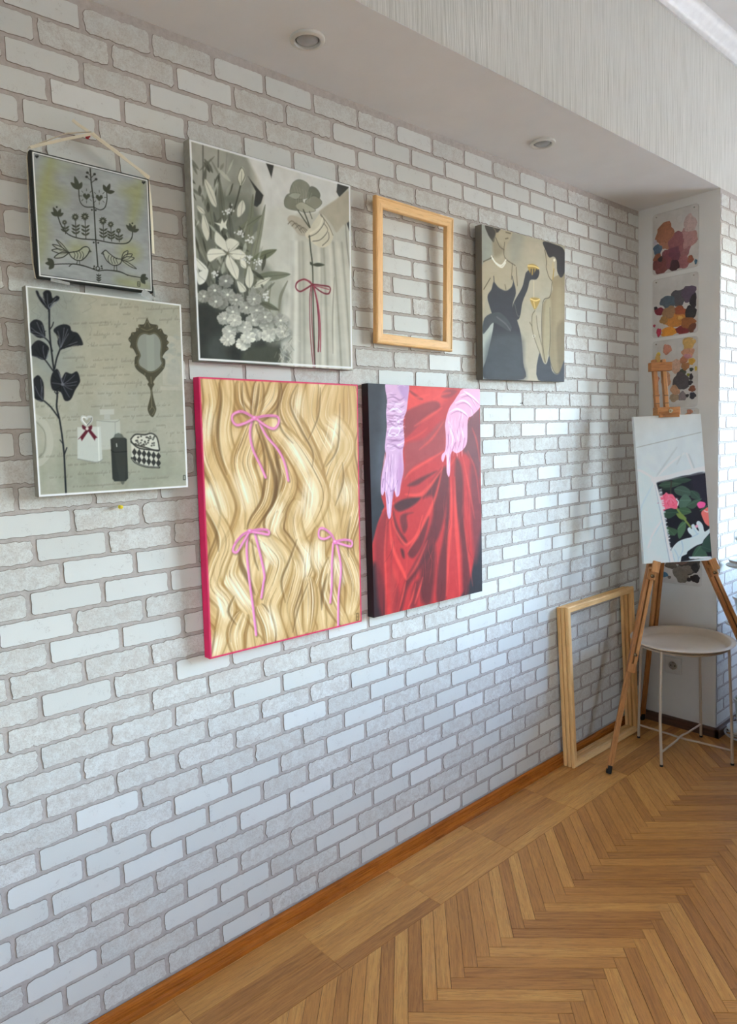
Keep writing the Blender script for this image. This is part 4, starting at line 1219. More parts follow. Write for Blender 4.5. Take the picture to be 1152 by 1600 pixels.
    for (x, y, rx, ry, an) in ((160, 690, 44, 90, -.3), (300, 650, 40, 100, -.3), (470, 790, 30, 80, .3), (640, 690, 46, 110, .1), (770, 350, 40, 90, .2), (830, 660, 40, 70, 0), (625, 1010, 34, 90, .1), (430, 960, 40, 80, -.6), (280, 1170, 36, 90, -.6), (190, 1250, 30, 80, -.3),
                               (790, 1060, 30, 80, -.3), (580, 450, 34, 90, -.6), (120, 300, 26, 90, .1), (690, 980, 26, 80, 0), (150, 1460, 30, 60, .2), (450, 1330, 30, 80, -.2), (590, 200, 26, 80, .1)):
        A.ell((x, y), rx, ry, (250, 240, 214), .38, an, soft=9)
        for _ in range(9):
            o = r.normal(0, rx * .5); L_ = r.uniform(.5, 1.1) * ry
            A.stroke([(x + o + L_ * math.sin(an), y - L_), (x + o, y), (x + o - L_ * math.sin(an), y + L_)], r.uniform(2.5, 5), (252, 244, 222), .5, taper=1.0, soft=.9)
    # the deepest gaps as painted
    for p, w in (([(180, 95), (190, 180), (172, 320), (180, 430), (215, 560)], 22), ([(385, 100), (372, 200), (358, 268)], 16), ([(300, 95), (300, 190), (330, 270)], 10), ([(500, 100), (480, 230), (500, 330), (560, 400)], 14),
                 ([(575, 110), (545, 200), (600, 330), (660, 440), (660, 520)], 14), ([(700, 120), (690, 260), (640, 380)], 10), ([(380, 300), (430, 450), (470, 600), (450, 720), (400, 790)], 30), ([(470, 440), (490, 560), (470, 680)], 24),
                 ([(800, 200), (790, 420), (730, 520)], 12), ([(280, 930), (285, 1020), (320, 1100), (360, 1190)], 34), ([(345, 900), (360, 1000), (380, 1060)], 12), ([(520, 1230), (500, 1120), (540, 1010), (580, 900)], 16), ([(740, 1080), (715, 1180), (712, 1270)], 26),
                 ([(100, 740), (160, 860), (170, 960)], 18), ([(250, 1200), (220, 1280), (260, 1350)], 16), ([(860, 780), (845, 880), (850, 990)], 16), ([(150, 1390), (138, 1460), (130, 1510)], 12), ([(560, 1390), (590, 1260), (640, 1130)], 12), ([(780, 720), (820, 600), (815, 500)], 12)):
        A.stroke(p, w * .8, (128, 92, 50), .7, taper=.95, soft=2.0)
        A.stroke([(a + w * .6, b) for a, b in p], w * .3, (240, 224, 186), .5, taper=.95, soft=1.2)
    PK, PL_, PD = (233, 128, 184), (246, 176, 214), (176, 72, 122)
    def bow(loops, tails):
        for t in tails:
            A.stroke([(x + 5, y + 4) for x, y in t], 15, (120, 84, 62), .45, soft=1.5)
            A.stroke(t, 12, PK); A.stroke([(x - 3, y) for x, y in t], 5, PL_, .8)
        for l in loops:
            A.stroke([(x + 3, y + 6) for x, y in l], 15, (120, 84, 62), .4, soft=1.5)
            A.stroke(l, 12, PK); A.stroke(l, 4, PL_, .8); A.stroke(l[:3], 3, PD, .5)
        c = loops[0][0]
        A.ell(c, 13, 12, PK); A.ell((c[0] - 2, c[1] - 3), 6, 5, PL_)
    bow([[(362, 272), (318, 246), (285, 238), (250, 255), (248, 285), (270, 307), (310, 298), (355, 276)], [(366, 271), (420, 260), (478, 264), (486, 295), (464, 325), (425, 314), (372, 276)]],
        [[(350, 278), (338, 345), (352, 430), (392, 515), (418, 576)], [(386, 290), (422, 362), (480, 430), (516, 500), (536, 592)]])
    bow([[(335, 855), (295, 876), (258, 920), (246, 958), (268, 964), (300, 912), (330, 860)], [(340, 855), (388, 846), (430, 852), (432, 872), (395, 866), (345, 858)]],
        [[(326, 862), (318, 955), (330, 1100), (350, 1260), (366, 1406)], [(362, 872), (388, 975), (410, 1085), (405, 1130), (394, 1206)]])
    bow([[(780, 912), (760, 872), (722, 842), (698, 846), (696, 884), (722, 896), (752, 884)], [(784, 910), (825, 900), (866, 908), (864, 934), (825, 926), (788, 914)]],
        [[(770, 920), (764, 1030), (764, 1140), (757, 1232)], [(790, 922), (812, 1050), (800, 1200), (799, 1362)]])
    A.stroke([(895, 1290), (906, 1290), (906, 1326), (895, 1326), (895, 1290)], 4, (120, 92, 50), sm=False); A.stroke([(897, 1308), (905, 1308)], 3, (120, 92, 50))
    A.stroke([(80, 66), (888, 105), (920, 1331), (126, 1532), (80, 66)], 8, (226, 42, 100), sm=False)
    return A

# --------------------------------------------- red draped dress, pink satin gloves
def art_red():
    A = Art(300, 410, [(112, 80), (788, 108), (828, 1376), (128, 1540)], (196, 45, 46))
    r = np.random.default_rng(5)
    bgc = (56, 57, 65)
    A.fill([(100, 60), (230, 70), (225, 300), (210, 480), (180, 640), (182, 760), (200, 820), (160, 920), (135, 1010), (110, 1100)], bgc, sm=False, soft=1.5)
    A.ell((180, 560), 42, 170, (96, 104, 116), .55, soft=14); A.ell((208, 300), 20, 190, (92, 99, 110), .5, soft=8)
    A.fill([(110, 1240), (150, 1180), (195, 1350), (190, 1560), (100, 1560)], (64, 34, 40), soft=5)
    A.fill([(800, 1010), (845, 900), (850, 1400), (690, 1430), (740, 1320), (775, 1150)], (50, 46, 56), soft=4)
    R1, R2, R3, HI = (150, 42, 46), (112, 34, 40), (78, 28, 34), (232, 72, 62)
    F = lambda p, c, al=.85, soft=2.5: A.fill(p, c, al, soft)
    F([(350, 100), (600, 100), (560, 190), (440, 250), (350, 230)], (226, 66, 58), .8, 8)
    F([(345, 240), (500, 180), (545, 215), (440, 300), (360, 380), (325, 400), (330, 300)], R1, .8)
    F([(360, 120), (410, 150), (440, 170), (400, 160)], R2, .7); F([(550, 150), (590, 110), (650, 120), (600, 160)], R1, .8)
    F([(335, 440), (450, 400), (575, 290), (580, 470), (470, 530), (380, 580), (325, 650), (330, 540)], (168, 62, 64), .85, 4)
    F([(345, 690), (430, 640), (530, 600), (460, 650), (400, 690)], R2, .85)
    F([(262, 815), (310, 780), (380, 765), (430, 760), (400, 800), (345, 835), (290, 852)], R3, .85)
    F([(255, 850), (290, 960), (330, 1020), (345, 1060), (310, 1060), (270, 980)], R2, .8); F([(300, 880), (320, 990), (345, 950), (340, 880), (380, 860)], R2, .75)
    F([(345, 1110), (410, 1020), (460, 900), (480, 900), (440, 1060), (380, 1150)], R2, .8); F([(300, 1090), (320, 1100), (325, 1150), (310, 1140)], R3, .7)
    F([(440, 760), (565, 580), (605, 640), (560, 960), (470, 1150), (360, 1320), (330, 1400), (300, 1520), (280, 1500), (330, 1300), (440, 1080), (505, 880), (500, 760)], R2, .85, 4)
    F([(255, 1050), (240, 1200), (290, 1380), (260, 1530), (240, 1530), (230, 1300)], R1, .8, 4); F([(140, 1010), (200, 860), (225, 900), (200, 1200), (190, 1540), (150, 1400)], (150, 36, 42), .8, 5)
    F([(598, 650), (580, 960), (540, 1200), (530, 1430), (590, 1415), (600, 1100), (612, 800)], R2, .85, 4)
    F([(650, 520), (690, 620), (700, 900), (740, 1200), (740, 1390), (705, 1400), (690, 1100), (650, 800), (640, 640)], R2, .85, 4)
    F([(715, 300), (790, 230), (800, 640), (760, 560), (715, 500), (690, 480), (700, 400)], (120, 62, 68), .85, 4); F([(740, 540), (810, 700), (815, 1000), (780, 1200), (750, 900)], (128, 48, 56), .8, 6)
    F([(440, 1180), (520, 1080), (500, 1430), (440, 1450), (420, 1340)], R3, .65, 6); F([(380, 1330), (420, 1300), (400, 1460), (360, 1470)], R2, .7, 4)
    F([(225, 1300), (250, 1200), (280, 1250), (262, 1380), (250, 1520), (215, 1525)], HI, .4, 6)
    for p, w, al in (([(570, 480), (470, 540), (370, 600), (330, 650)], 16, .8), ([(560, 590), (480, 700), (420, 750), (330, 745)], 26, .8), ([(565, 570), (520, 760), (430, 960), (345, 1110)], 22, .75), ([(245, 860), (262, 950), (310, 1040), (345, 1060), (400, 1000), (440, 880)], 16, .8),
                     ([(232, 900), (250, 1080), (320, 1250), (335, 1290)], 22, .8), ([(340, 1290), (400, 1200), (470, 1040)], 20, .6), ([(330, 1310), (310, 1400), (285, 1500)], 14, .8), ([(395, 1320), (370, 1420), (345, 1480)], 14, .8), ([(440, 1280), (415, 1370), (390, 1450)], 14, .8),
                     ([(615, 640), (620, 850), (605, 1100), (595, 1400)], 30, .75), ([(640, 640), (650, 900), (670, 1150), (680, 1400)], 30, .7), ([(690, 520), (730, 700), (770, 900)], 12, .6), ([(720, 480), (770, 600), (800, 800)], 8, .6), ([(745, 340), (775, 420), (795, 540)], 10, .7),
                     ([(215, 900), (200, 1100), (205, 1300), (200, 1540)], 14, .7), ([(390, 330), (480, 270), (560, 220)], 18, .7), ([(420, 470), (500, 400), (570, 300)], 14, .6), ([(345, 130), (400, 160), (480, 140)], 14, .7), ([(505, 170), (560, 140), (610, 130)], 12, .7),
                     ([(185, 850), (245, 805), (262, 800)], 8, .6), ([(700, 900), (735, 1150), (765, 1340)], 14, .55), ([(640, 520), (600, 590)], 12, .5), ([(340, 420), (420, 380), (470, 340)], 10, .55)):
        A.stroke(p, w, HI, al, taper=.85, soft=2.4)
    for _ in range(60):
        x = r.uniform(230, 760); y = r.uniform(600, 1350)
        A.stroke([(x, y), (x + r.normal(0, 8), y + 80), (x + r.normal(0, 16) + (x - 600) * .1, y + 170)], 4, HI if r.random() < .5 else R3, .3, taper=1)
    # gloves
    PK, PH, PS = (206, 164, 196), (238, 214, 232), (158, 104, 150)
    A.fill([(222, 70), (350, 70), (350, 170), (342, 240), (322, 300), (328, 420), (318, 480), (322, 590), (305, 680), (296, 745), (276, 760), (262, 718), (254, 760), (246, 830), (240, 885), (228, 898), (218, 870), (212, 790), (205, 725), (192, 752), (180, 725), (190, 610),
            (214, 510), (208, 460), (216, 380), (222, 330), (218, 250), (225, 180)], PK)
    A.fill([(290, 90), (350, 75), (350, 165), (330, 175)], (182, 140, 186), .8, 3); A.fill([(300, 490), (322, 590), (305, 680), (280, 740), (285, 600)], (186, 132, 176), .7, 4)
    A.fill([(205, 650), (225, 690), (240, 720), (262, 718), (254, 770), (240, 700)], PS, .6, 2)
    for k, y in enumerate(range(170, 470, 24)):
        A.stroke([(222, y + 8 * (k % 2)), (262, y - 14 + 18 * (k % 3)), (300, y + 6), (328, y - 10)], 9, PH if k % 2 else PS, .7, taper=.8, soft=1.2)
    A.stroke([(230, 380), (250, 340), (285, 330), (300, 360), (270, 390), (235, 385)], 7, PH, .8); A.stroke([(240, 240), (280, 225), (310, 245)], 8, PH, .8); A.stroke([(238, 300), (275, 330), (320, 300)], 7, PS, .6)
    for p in ([(235, 520), (215, 620), (205, 700)], [(255, 500), (250, 600), (262, 700)], [(240, 640), (225, 690)], [(232, 760), (232, 860)]): A.stroke(p, 8, PH, .6, taper=.6, soft=1.4)
    for p in ([(210, 610), (205, 720)], [(262, 720), (285, 660)], [(212, 720), (226, 800)], [(240, 725), (262, 718)], [(190, 700), (196, 650)]): A.stroke(p, 5, PS, .8)
    for _ in range(46):
        x, y = r.uniform(215, 325), r.uniform(90, 480); A.stroke([(x, y), (x + r.uniform(12, 34), y + r.normal(0, 9)), (x + r.uniform(36, 60), y + r.normal(0, 10))], r.uniform(3, 8), PH if r.random() < .55 else PS, .5, taper=.9) if x < 290 else None
    for _ in range(26):
        x, y = r.uniform(205, 300), r.uniform(490, 690); A.stroke([(x, y), (x - r.uniform(0, 8), y + 40), (x - r.uniform(0, 12), y + 80)], r.uniform(3, 7), PH if r.random() < .6 else PS, .45, taper=.9)
    PK, PH, PS = (224, 164, 190), (248, 218, 230), (178, 106, 148)
    A.fill([(810, 100), (800, 200), (745, 265), (718, 290), (715, 420), (690, 470), (650, 492), (622, 480), (612, 530), (612, 600), (604, 638), (590, 610), (588, 540), (584, 500), (568, 545), (556, 530), (560, 500), (580, 470), (582, 380), (578, 310), (600, 225), (630, 180),
            (660, 135), (690, 105)], PK)
    for p in ([(605, 245), (650, 225), (700, 250), (720, 280)], [(640, 190), (690, 175), (735, 210), (745, 260)], [(668, 145), (715, 135), (750, 180), (770, 220)], [(690, 118), (740, 150), (785, 190)], [(598, 300), (620, 350), (640, 420)]):
        A.stroke(p, 11, PH, .8, taper=.7, soft=1.4); A.stroke([(x + 6, y + 14) for x, y in p], 7, PS, .6, taper=.7)
    for p in ([(590, 480), (600, 420), (596, 380)], [(622, 480), (640, 430)], [(650, 490), (672, 420)], [(690, 465), (700, 400)], [(612, 500), (600, 560)]): A.stroke(p, 6, PS, .7)
    for p in ([(605, 340), (625, 400), (620, 460)], [(645, 360), (660, 420)], [(596, 500), (598, 590)], [(680, 340), (692, 400)]): A.stroke(p, 10, PH, .7, taper=.6, soft=1.4)
    for _ in range(40):
        x, y = r.uniform(595, 700), r.uniform(230, 470)
        if x + y * .2 > 780: continue
        A.stroke([(x, y), (x - r.uniform(-4, 8), y + 30), (x - r.uniform(-4, 12), y + 60)], r.uniform(3, 8), PH if r.random() < .6 else PS, .45, taper=.9)
    A.mottle(5, (40, 26), 6)
    return A

# --------------------------------------------- two women with gold coupes
def art_ladies():
    A = Art(260, 268, [(639, 248), (1092, 363), (1089, 1106), (646, 1089)], (166, 157, 135))
    A.fill([(630, 240), (700, 260), (690, 440), (640, 470)], (150, 153, 142), .9, 6); A.fill([(800, 285), (870, 305), (840, 420), (800, 440)], (146, 146, 132), .6, 10)
    A.fill([(880, 330), (980, 350), (960, 600), (880, 640)], (176, 166, 142), .6, 14)
    A.fill([(640, 800), (720, 770), (690, 900), (660, 1085), (640, 1090)], (164, 170, 160), .9, 2)
    A.fill([(840, 760), (960, 740), (965, 980), (955, 1095), (860, 1090)], (172, 162, 140), .8, 3)
    A.mottle(5, (10, 10), 2)
    SK, LN = (170, 158, 132), (92, 82, 62)
    A.fill([(700, 330), (740, 300), (765, 345), (763, 425), (800, 455), (828, 480), (836, 560), (822, 640), (800, 640), (770, 612), (720, 600), (680, 640), (660, 660), (642, 745), (640, 480), (690, 440), (705, 420)], SK)
    A.fill([(712, 300), (740, 258), (800, 270), (804, 300), (792, 330), (780, 350), (760, 388), (730, 350)], SK)
    A.fill([(660, 250), (740, 262), (728, 290), (712, 310), (705, 345), (690, 330), (672, 300)], (72, 66, 56)); A.stroke([(700, 262), (715, 290), (705, 330)], 6, (120, 112, 96), .8); A.ell((722, 305), 7, 14, (168, 154, 126))
    A.fill([(700, 330), (740, 360), (760, 390), (730, 420), (705, 415)], (140, 130, 106), .7, 4)
    for p in ([(770, 290), (795, 296)], [(768, 325), (782, 322)], [(715, 320), (735, 365), (760, 385)], [(763, 345), (763, 425), (820, 470)], [(700, 425), (648, 450)], [(805, 460), (800, 545)], [(685, 540), (650, 600)], [(826, 480), (832, 580)], [(765, 575), (770, 600)]): A.stroke(p, 4, LN, .85)
    for p in ([(692, 420), (712, 452), (745, 470), (770, 440)], [(695, 430), (718, 462), (748, 480), (768, 455)]): A.stroke(p, 6, (226, 220, 206), .95)
    DK = (60, 60, 66)
    A.fill([(704, 560), (730, 590), (770, 608), (800, 588), (812, 560), (824, 620), (806, 690), (828, 760), (852, 850), (864, 1000), (866, 1090), (652, 1085), (670, 960), (694, 850), (704, 770), (690, 720), (670, 642), (692, 600)], DK, soft=1.2)
    A.fill([(690, 860), (850, 860), (864, 1000), (866, 1090), (655, 1085)], (84, 90, 92), .75, 10); A.stroke([(704, 530), (706, 565)], 4, DK); A.stroke([(805, 530), (812, 565)], 4, DK)
    A.fill([(655, 755), (720, 724), (762, 745), (800, 800), (790, 828), (740, 800), (700, 782), (668, 820), (645, 840)], (78, 80, 82)); A.stroke([(720, 750), (770, 790), (795, 825)], 6, (108, 108, 106), .8)
    A.fill([(880, 508), (905, 490), (945, 486), (952, 515), (936, 545), (902, 550), (888, 600), (860, 670), (846, 750), (826, 766), (808, 740), (808, 690), (822, 655), (858, 590), (872, 535)], (58, 57, 62)); A.stroke([(818, 680), (832, 740), (845, 745)], 4, (110, 106, 100), .8)
    GO, GH = (166, 136, 66), (222, 198, 130)
    A.fill([(888, 470), (920, 462), (950, 484), (930, 500), (918, 522), (902, 512)], GO); A.stroke([(890, 472), (925, 474), (950, 486)], 5, GH)
    for x in (908, 922, 936): A.stroke([(x, 492), (x - 3, 535)], 8, (54, 52, 57))
    A.stroke([(921, 552), (922, 648)], 4, (198, 186, 156)); A.fill([(902, 650), (930, 645), (956, 654), (944, 688), (928, 710), (914, 690)], GO); A.stroke([(904, 652), (930, 662), (954, 655)], 5, GH); A.stroke([(922, 668), (928, 700)], 5, GH, .8)
    A.fill([(928, 716), (936, 745), (940, 800), (958, 870), (972, 940), (990, 1000), (975, 995), (945, 920), (918, 840), (900, 790), (914, 760), (908, 740)], SK)
    for p in ([(928, 716), (912, 750), (918, 840), (960, 960)], [(900, 780), (912, 800)], [(936, 745), (945, 820), (972, 930)]): A.stroke(p, 4, LN, .8)
    A.ell((922, 855), 9, 7, (196, 190, 170)); A.ell((922, 855), 4, 3, LN)
    A.fill([(985, 380), (1015, 425), (1032, 440), (1034, 530), (1018, 552), (1004, 530), (998, 500), (988, 470)], SK); A.stroke([(982, 385), (992, 450), (990, 480), (1004, 530), (1022, 555)], 4, LN)
    A.fill([(1022, 545), (1060, 520), (1092, 510), (1092, 980), (1062, 1058), (1030, 1042), (1010, 970), (1005, 900), (988, 1000), (970, 960), (964, 860), (970, 690), (1005, 640), (1025, 600)], (146, 131, 100))
    A.fill([(985, 680), (1015, 660), (1010, 880), (990, 990), (975, 940)], (166, 153, 122), .85, 3); A.fill([(1040, 620), (1075, 600), (1070, 900), (1040, 950)], (164, 148, 116), .6, 7); A.fill([(1045, 820), (1092, 780), (1092, 980), (1062, 1050)], (118, 102, 74), .6, 5)
    for p in ([(1022, 560), (1010, 640), (972, 670), (966, 850), (985, 1000)], [(1010, 700), (1012, 880), (1006, 960), (1030, 1045), (1060, 1058), (1090, 990)]): A.stroke(p, 4, LN, .9)
    A.fill([(972, 340), (1030, 352), (1088, 385), (1094, 490), (1072, 535), (1050, 500), (1046, 440), (1030, 420), (1006, 425), (988, 390)], (50, 45, 47)); A.ell((1028, 470), 8, 22, (176, 160, 126)); A.stroke([(1032, 490), (1026, 545)], 7, GO); A.ell((1034, 440), 6, 8, (206, 200, 182))
    A.fill([(952, 950), (975, 1000), (992, 1006), (1008, 965), (1022, 1045), (1060, 1062), (1092, 985), (1092, 1110), (946, 1095)], (72, 75, 80), soft=1.2)
    A.stroke([(872, 1070), (872, 1082)], 4, LN)
    A.mottle(4, (40, 14), 7)
    return A

# --------------------------------------------- unfinished canvas on the easel
def art_easel():
    A = Art(170, 350, [(163, 162), (718, 145), (812, 1362), (248, 1385)], (194, 196, 193))
    A.fill([(150, 400), (740, 290), (830, 1400), (220, 1400)], (194, 202, 204), .9, 30); A.fill([(170, 700), (340, 700), (480, 1390), (230, 1390)], (192, 208, 219), .9, 16)  # lower canvas tinted bluer: cool window light put into the paint colour
    A.stroke([(188, 416), (450, 358), (722, 297)], 5, (158, 160, 154), .9)
    for p, w, c, al in (([(335, 680), (460, 560), (580, 470)], 12, (214, 220, 218), .7), ([(335, 680), (240, 620), (185, 600)], 12, (216, 224, 226), .7), ([(600, 470), (640, 560), (665, 620)], 14, (216, 222, 220), .7), ([(620, 480), (655, 570), (672, 618)], 8, (158, 164, 164), .7),
                        ([(520, 420), (400, 590), (345, 670)], 8, (166, 172, 170), .6), ([(400, 1020), (330, 1130), (280, 1250)], 14, (216, 228, 234), .7), ([(395, 1040), (310, 1180)], 8, (166, 178, 186), .6), ([(335, 700), (230, 900), (220, 1000)], 10, (178, 188, 192), .6), ([(560, 480), (520, 560)], 8, (172, 176, 172), .6)):
        A.stroke(p, w, c, al, taper=.7, soft=2.5)
    A.fill([(345, 715), (400, 692), (560, 655), (760, 636), (815, 1345), (700, 1352), (560, 1372), (482, 1378), (440, 1180), (405, 960), (372, 800)], (40, 38, 48), sm=False)
    A.fill([(640, 660), (755, 645), (770, 880), (700, 900)], (50, 44, 60), .9, 5)
    r = np.random.default_rng(2)
    for p, c in (([(370, 735), (430, 700), (560, 715), (500, 748), (420, 755)], (66, 90, 72)), ([(480, 690), (560, 668), (640, 690), (560, 720)], (58, 80, 66)), ([(500, 765), (570, 738), (650, 800), (600, 830), (520, 810)], (74, 98, 84)), ([(540, 860), (590, 810), (640, 860), (600, 915), (545, 925)], (84, 112, 96)),
                 ([(600, 905), (660, 860), (725, 850), (660, 930)], (70, 98, 80)), ([(640, 780), (700, 800), (710, 850), (640, 840)], (64, 90, 76)), ([(408, 965), (470, 930), (532, 958), (450, 1012)], (60, 88, 70)), ([(520, 935), (600, 918), (640, 960), (560, 985)], (72, 104, 74)), ([(435, 1080), (525, 1108), (500, 1152), (450, 1140)], (72, 102, 74)),
                 ([(525, 1100), (560, 1040), (595, 1040), (590, 1110), (540, 1182)], (84, 116, 84)), ([(648, 1345), (672, 1265), (720, 1240), (770, 1310), (760, 1345)], (72, 104, 84)), ([(722, 1245), (790, 1150), (812, 1280), (760, 1290)], (60, 88, 76)), ([(710, 950), (770, 905), (760, 940)], (66, 96, 76)), ([(372, 765), (470, 750), (460, 775)], (48, 66, 56)), ([(540, 1000), (600, 1000), (580, 1040)], (54, 78, 62))):
        A.fill(p, c); A.stroke([p[0], p[len(p) // 2]], 4, tuple(x * 1.3 for x in c), .7)
    A.stroke([(475, 700), (468, 800)], 10, (72, 66, 58))
    A.stroke([(518, 925), (560, 985), (600, 1040), (632, 1082)], 16, (128, 146, 74)); A.leaf((515, 970), (600, 1020), 40, (122, 144, 72))
    PKc = [(374, 835), (415, 808), (432, 792), (450, 805), (485, 810), (512, 850), (530, 890), (515, 932), (470, 925), (420, 940), (398, 960), (384, 890)]
    A.fill(PKc, (224, 98, 124))
    for _ in range(26): A.stroke([(x := r.uniform(390, 505), y := r.uniform(815, 925)), (x + r.normal(0, 16), y + r.normal(0, 14))], 6, (238, 136, 154) if r.random() < .5 else (196, 74, 100), .6)
    A.stroke([(516, 850), (532, 870), (528, 900)], 9, (214, 218, 220)); A.fill([(688, 892), (715, 872), (756, 885), (748, 918), (706, 928)], (242, 84, 140)); A.fill([(722, 965), (752, 935), (785, 930), (794, 1070), (760, 1060), (738, 1020)], (222, 112, 104)); A.stroke([(750, 950), (775, 960), (785, 940)], 9, (246, 178, 178))
    GL = (192, 208, 214)
    A.fill([(640, 1070), (662, 1060), (690, 1108), (704, 1112), (682, 1060), (690, 1036), (712, 1038), (736, 1070), (748, 1120), (775, 1110), (802, 1090), (795, 1130), (745, 1190), (730, 1220), (680, 1240), (612, 1285), (600, 1310), (560, 1330), (545, 1378), (482, 1376), (470, 1282), (520, 1212), (580, 1182), (645, 1165),
            (618, 1130), (608, 1100), (625, 1085), (645, 1100)], GL)
    for p in ([(500, 1270), (530, 1330), (530, 1375)], [(560, 1200), (570, 1270), (540, 1340)], [(640, 1170), (700, 1140)], [(660, 1100), (690, 1140)], [(480, 1290), (500, 1360)]): A.stroke(p, 7, (160, 178, 188), .7, soft=1.2)
    A.ell((684, 1078), 12, 12, (222, 150, 170))
    A.stroke([(330, 688), (450, 670), (560, 640), (755, 600)], 34, (226, 234, 238), .95, soft=2); A.stroke([(345, 712), (560, 668), (755, 632)], 9, (132, 136, 138), .7, soft=1.5)
    A.stroke([(335, 700), (372, 840), (408, 1000), (440, 1180), (482, 1380)], 24, (222, 232, 238), .9, soft=2); A.stroke([(338, 730), (385, 960), (425, 1180), (462, 1378)], 6, (142, 152, 160), .7)
    for k in range(40):
        t = r.random(); x = 372 + t * 95; y = 760 + t * 560
        A.stroke([(x, y), (x + 18, y + r.normal(0, 6))], 6, (214, 222, 226), .8)
        A.stroke([(620 + r.uniform(0, 190), 1345), (620 + r.uniform(0, 190), 1335)], 8, (200, 212, 220), .7)
    A.mottle(4, (14, 9), 3)
    return A
# ---------------------------------------------------------------- pictures on the wall
def wall_matrix(yc, zb, roll, xb, xt, H, t):
    """frame of a picture hanging on the left wall: local x along the wall, z up the picture, -y toward the room; origin bottom centre of its back"""
    h = math.sqrt(H * H - (xt - xb) ** 2)
    up = Vector((xt - xb, -math.sin(roll) * h, math.cos(roll) * h)).normalized()
    al = Vector((0, math.cos(roll), math.sin(roll)))
    yy = up.cross(al).normalized()
    up = al.cross(yy).normalized()
    b = Vector((xb, yc, zb)) + yy * t
    return Matrix(((al.x, yy.x, up.x, b.x), (al.y, yy.y, up.y, b.y), (al.z, yy.z, up.z, b.z), (0, 0, 0, 1)))

def picture(name, label, art, M, W, H, t, edge_mat, gain, mat=None, cat='painting', group=None):
    root = empty(name, mat=M)
    tag(root, label, cat, group)
    art_to_canvas('painted_canvas', art, W, H, t, mat or M_PAINT, root, gain)
    # wrapped edges and back: shell just behind the painted face
    r = 0.0022
    y0, y1 = -t + 0.0002, 0.0
    w2 = W / 2
    vs = [(-w2, y0, 0), (w2, y0, 0), (w2, y0, H), (-w2, y0, H),
          (-w2 - 0.0006, y0 + r, -0.0006), (w2 + 0.0006, y0 + r, -0.0006), (w2 + 0.0006, y0 + r, H + 0.0006), (-w2 - 0.0006, y0 + r, H + 0.0006),
          (-w2 - 0.0006, y1, -0.0006), (w2 + 0.0006, y1, -0.0006), (w2 + 0.0006, y1, H + 0.0006), (-w2 - 0.0006, y1, H + 0.0006)]
    fs = [(3, 2, 1, 0)] + [(a + i, a + (i + 1) % 4, a + 4 + (i + 1) % 4, a + 4 + i) for a in (0, 4) for i in range(4)] + [(8, 9, 10, 11)]
    mb = MB(); mb.add(vs, fs)
    mb.build('canvas_edge', edge_mat, root)
    return root

GAIN = dict(bird=1.2, mirror=1.22, flowers=1.25, hair=0.92, red=1.08, ladies=1.15, easel=1.32)
PIC = dict(bird=(.6093, 1.7176, .2506, .2490, -.0173, .0320, .0399), mirror=(.6196, 1.2652, .3399, .4291, -.0115, .0320, .0474), flowers=(1.0839, 1.5642, .4933, .5077, -.0060, .0320, .0517),
           frame=(1.5990, 1.6426, .3402, .4227, -.0206, .0320, .0448), ladies=(2.1689, 1.5565, .4987, .5111, .0095, .0320, .0454), hair=(1.0715, .8260, .5034, .6969, -.0125, .0320, .0478), red=(1.6311, .8205, .5131, .7021, -.0137, .0320, .0344))
def pic_m(k, t):
    yc, zb, W, H, ro, xb, xt = PIC[k]
    return wall_matrix(yc, zb, ro, xb, xt, H, t), W, H

M_GREYEDGE = plain('bare_grey_canvas_edge', (150, 146, 134), 0.85, var=0.12, scale=60)
M_DARKEDGE = plain('dark_canvas_edge', (40, 42, 40), 0.7)
M_TAUPE = plain('taupe_canvas_edge', (112, 106, 94), 0.8)
M_PINK = plain('hot_pink_edge', (240, 28, 104), 0.5)
M_BLACK = plain('black_canvas_edge', (26, 22, 24), 0.5)
M_PALE = plain('primed_canvas_edge', (222, 226, 226), 0.7)

T = 0.024
Mx, W, H = pic_m('bird', 0.018)
bird = picture('folk_art_painting', 'small square grey-green folk painting of two birds, hung by a ribbon', art_birds(), Mx, W, H, 0.018, M_DARKEDGE, GAIN['bird'])
Mx, W, H = pic_m('mirror', T)
picture('still_life_painting', 'pale painting of dark flowers, ornate hand mirror and perfume bottles', art_mirror(), Mx, W, H, T, M_GREYEDGE, GAIN['mirror'])
Mx, W, H = pic_m('flowers', 0.028)
picture('bouquet_painting', 'square grey painting of lilies and a hand holding a carnation with burgundy ribbon', art_flowers(), Mx, W, H, 0.028, M_GREYEDGE, GAIN['flowers'])
Mx, W, H = pic_m('hair', 0.028)
picture('hair_painting', 'tall painting of wavy blond hair with pink bows and hot pink edges', art_hair(), Mx, W, H, 0.028, M_PINK, GAIN['hair'], M_PAINT_G)
Mx, W, H = pic_m('red', 0.028)
picture('dress_painting', 'tall painting of a draped red dress and pink satin gloves', art_red(), Mx, W, H, 0.028, M_BLACK, GAIN['red'], M_PAINT_G)
Mx, W, H = pic_m('ladies', 0.028)
picture('women_painting', 'square taupe painting of two women holding gold cocktail glasses', art_ladies(), Mx, W, H, 0.028, M_TAUPE, GAIN['ladies'])

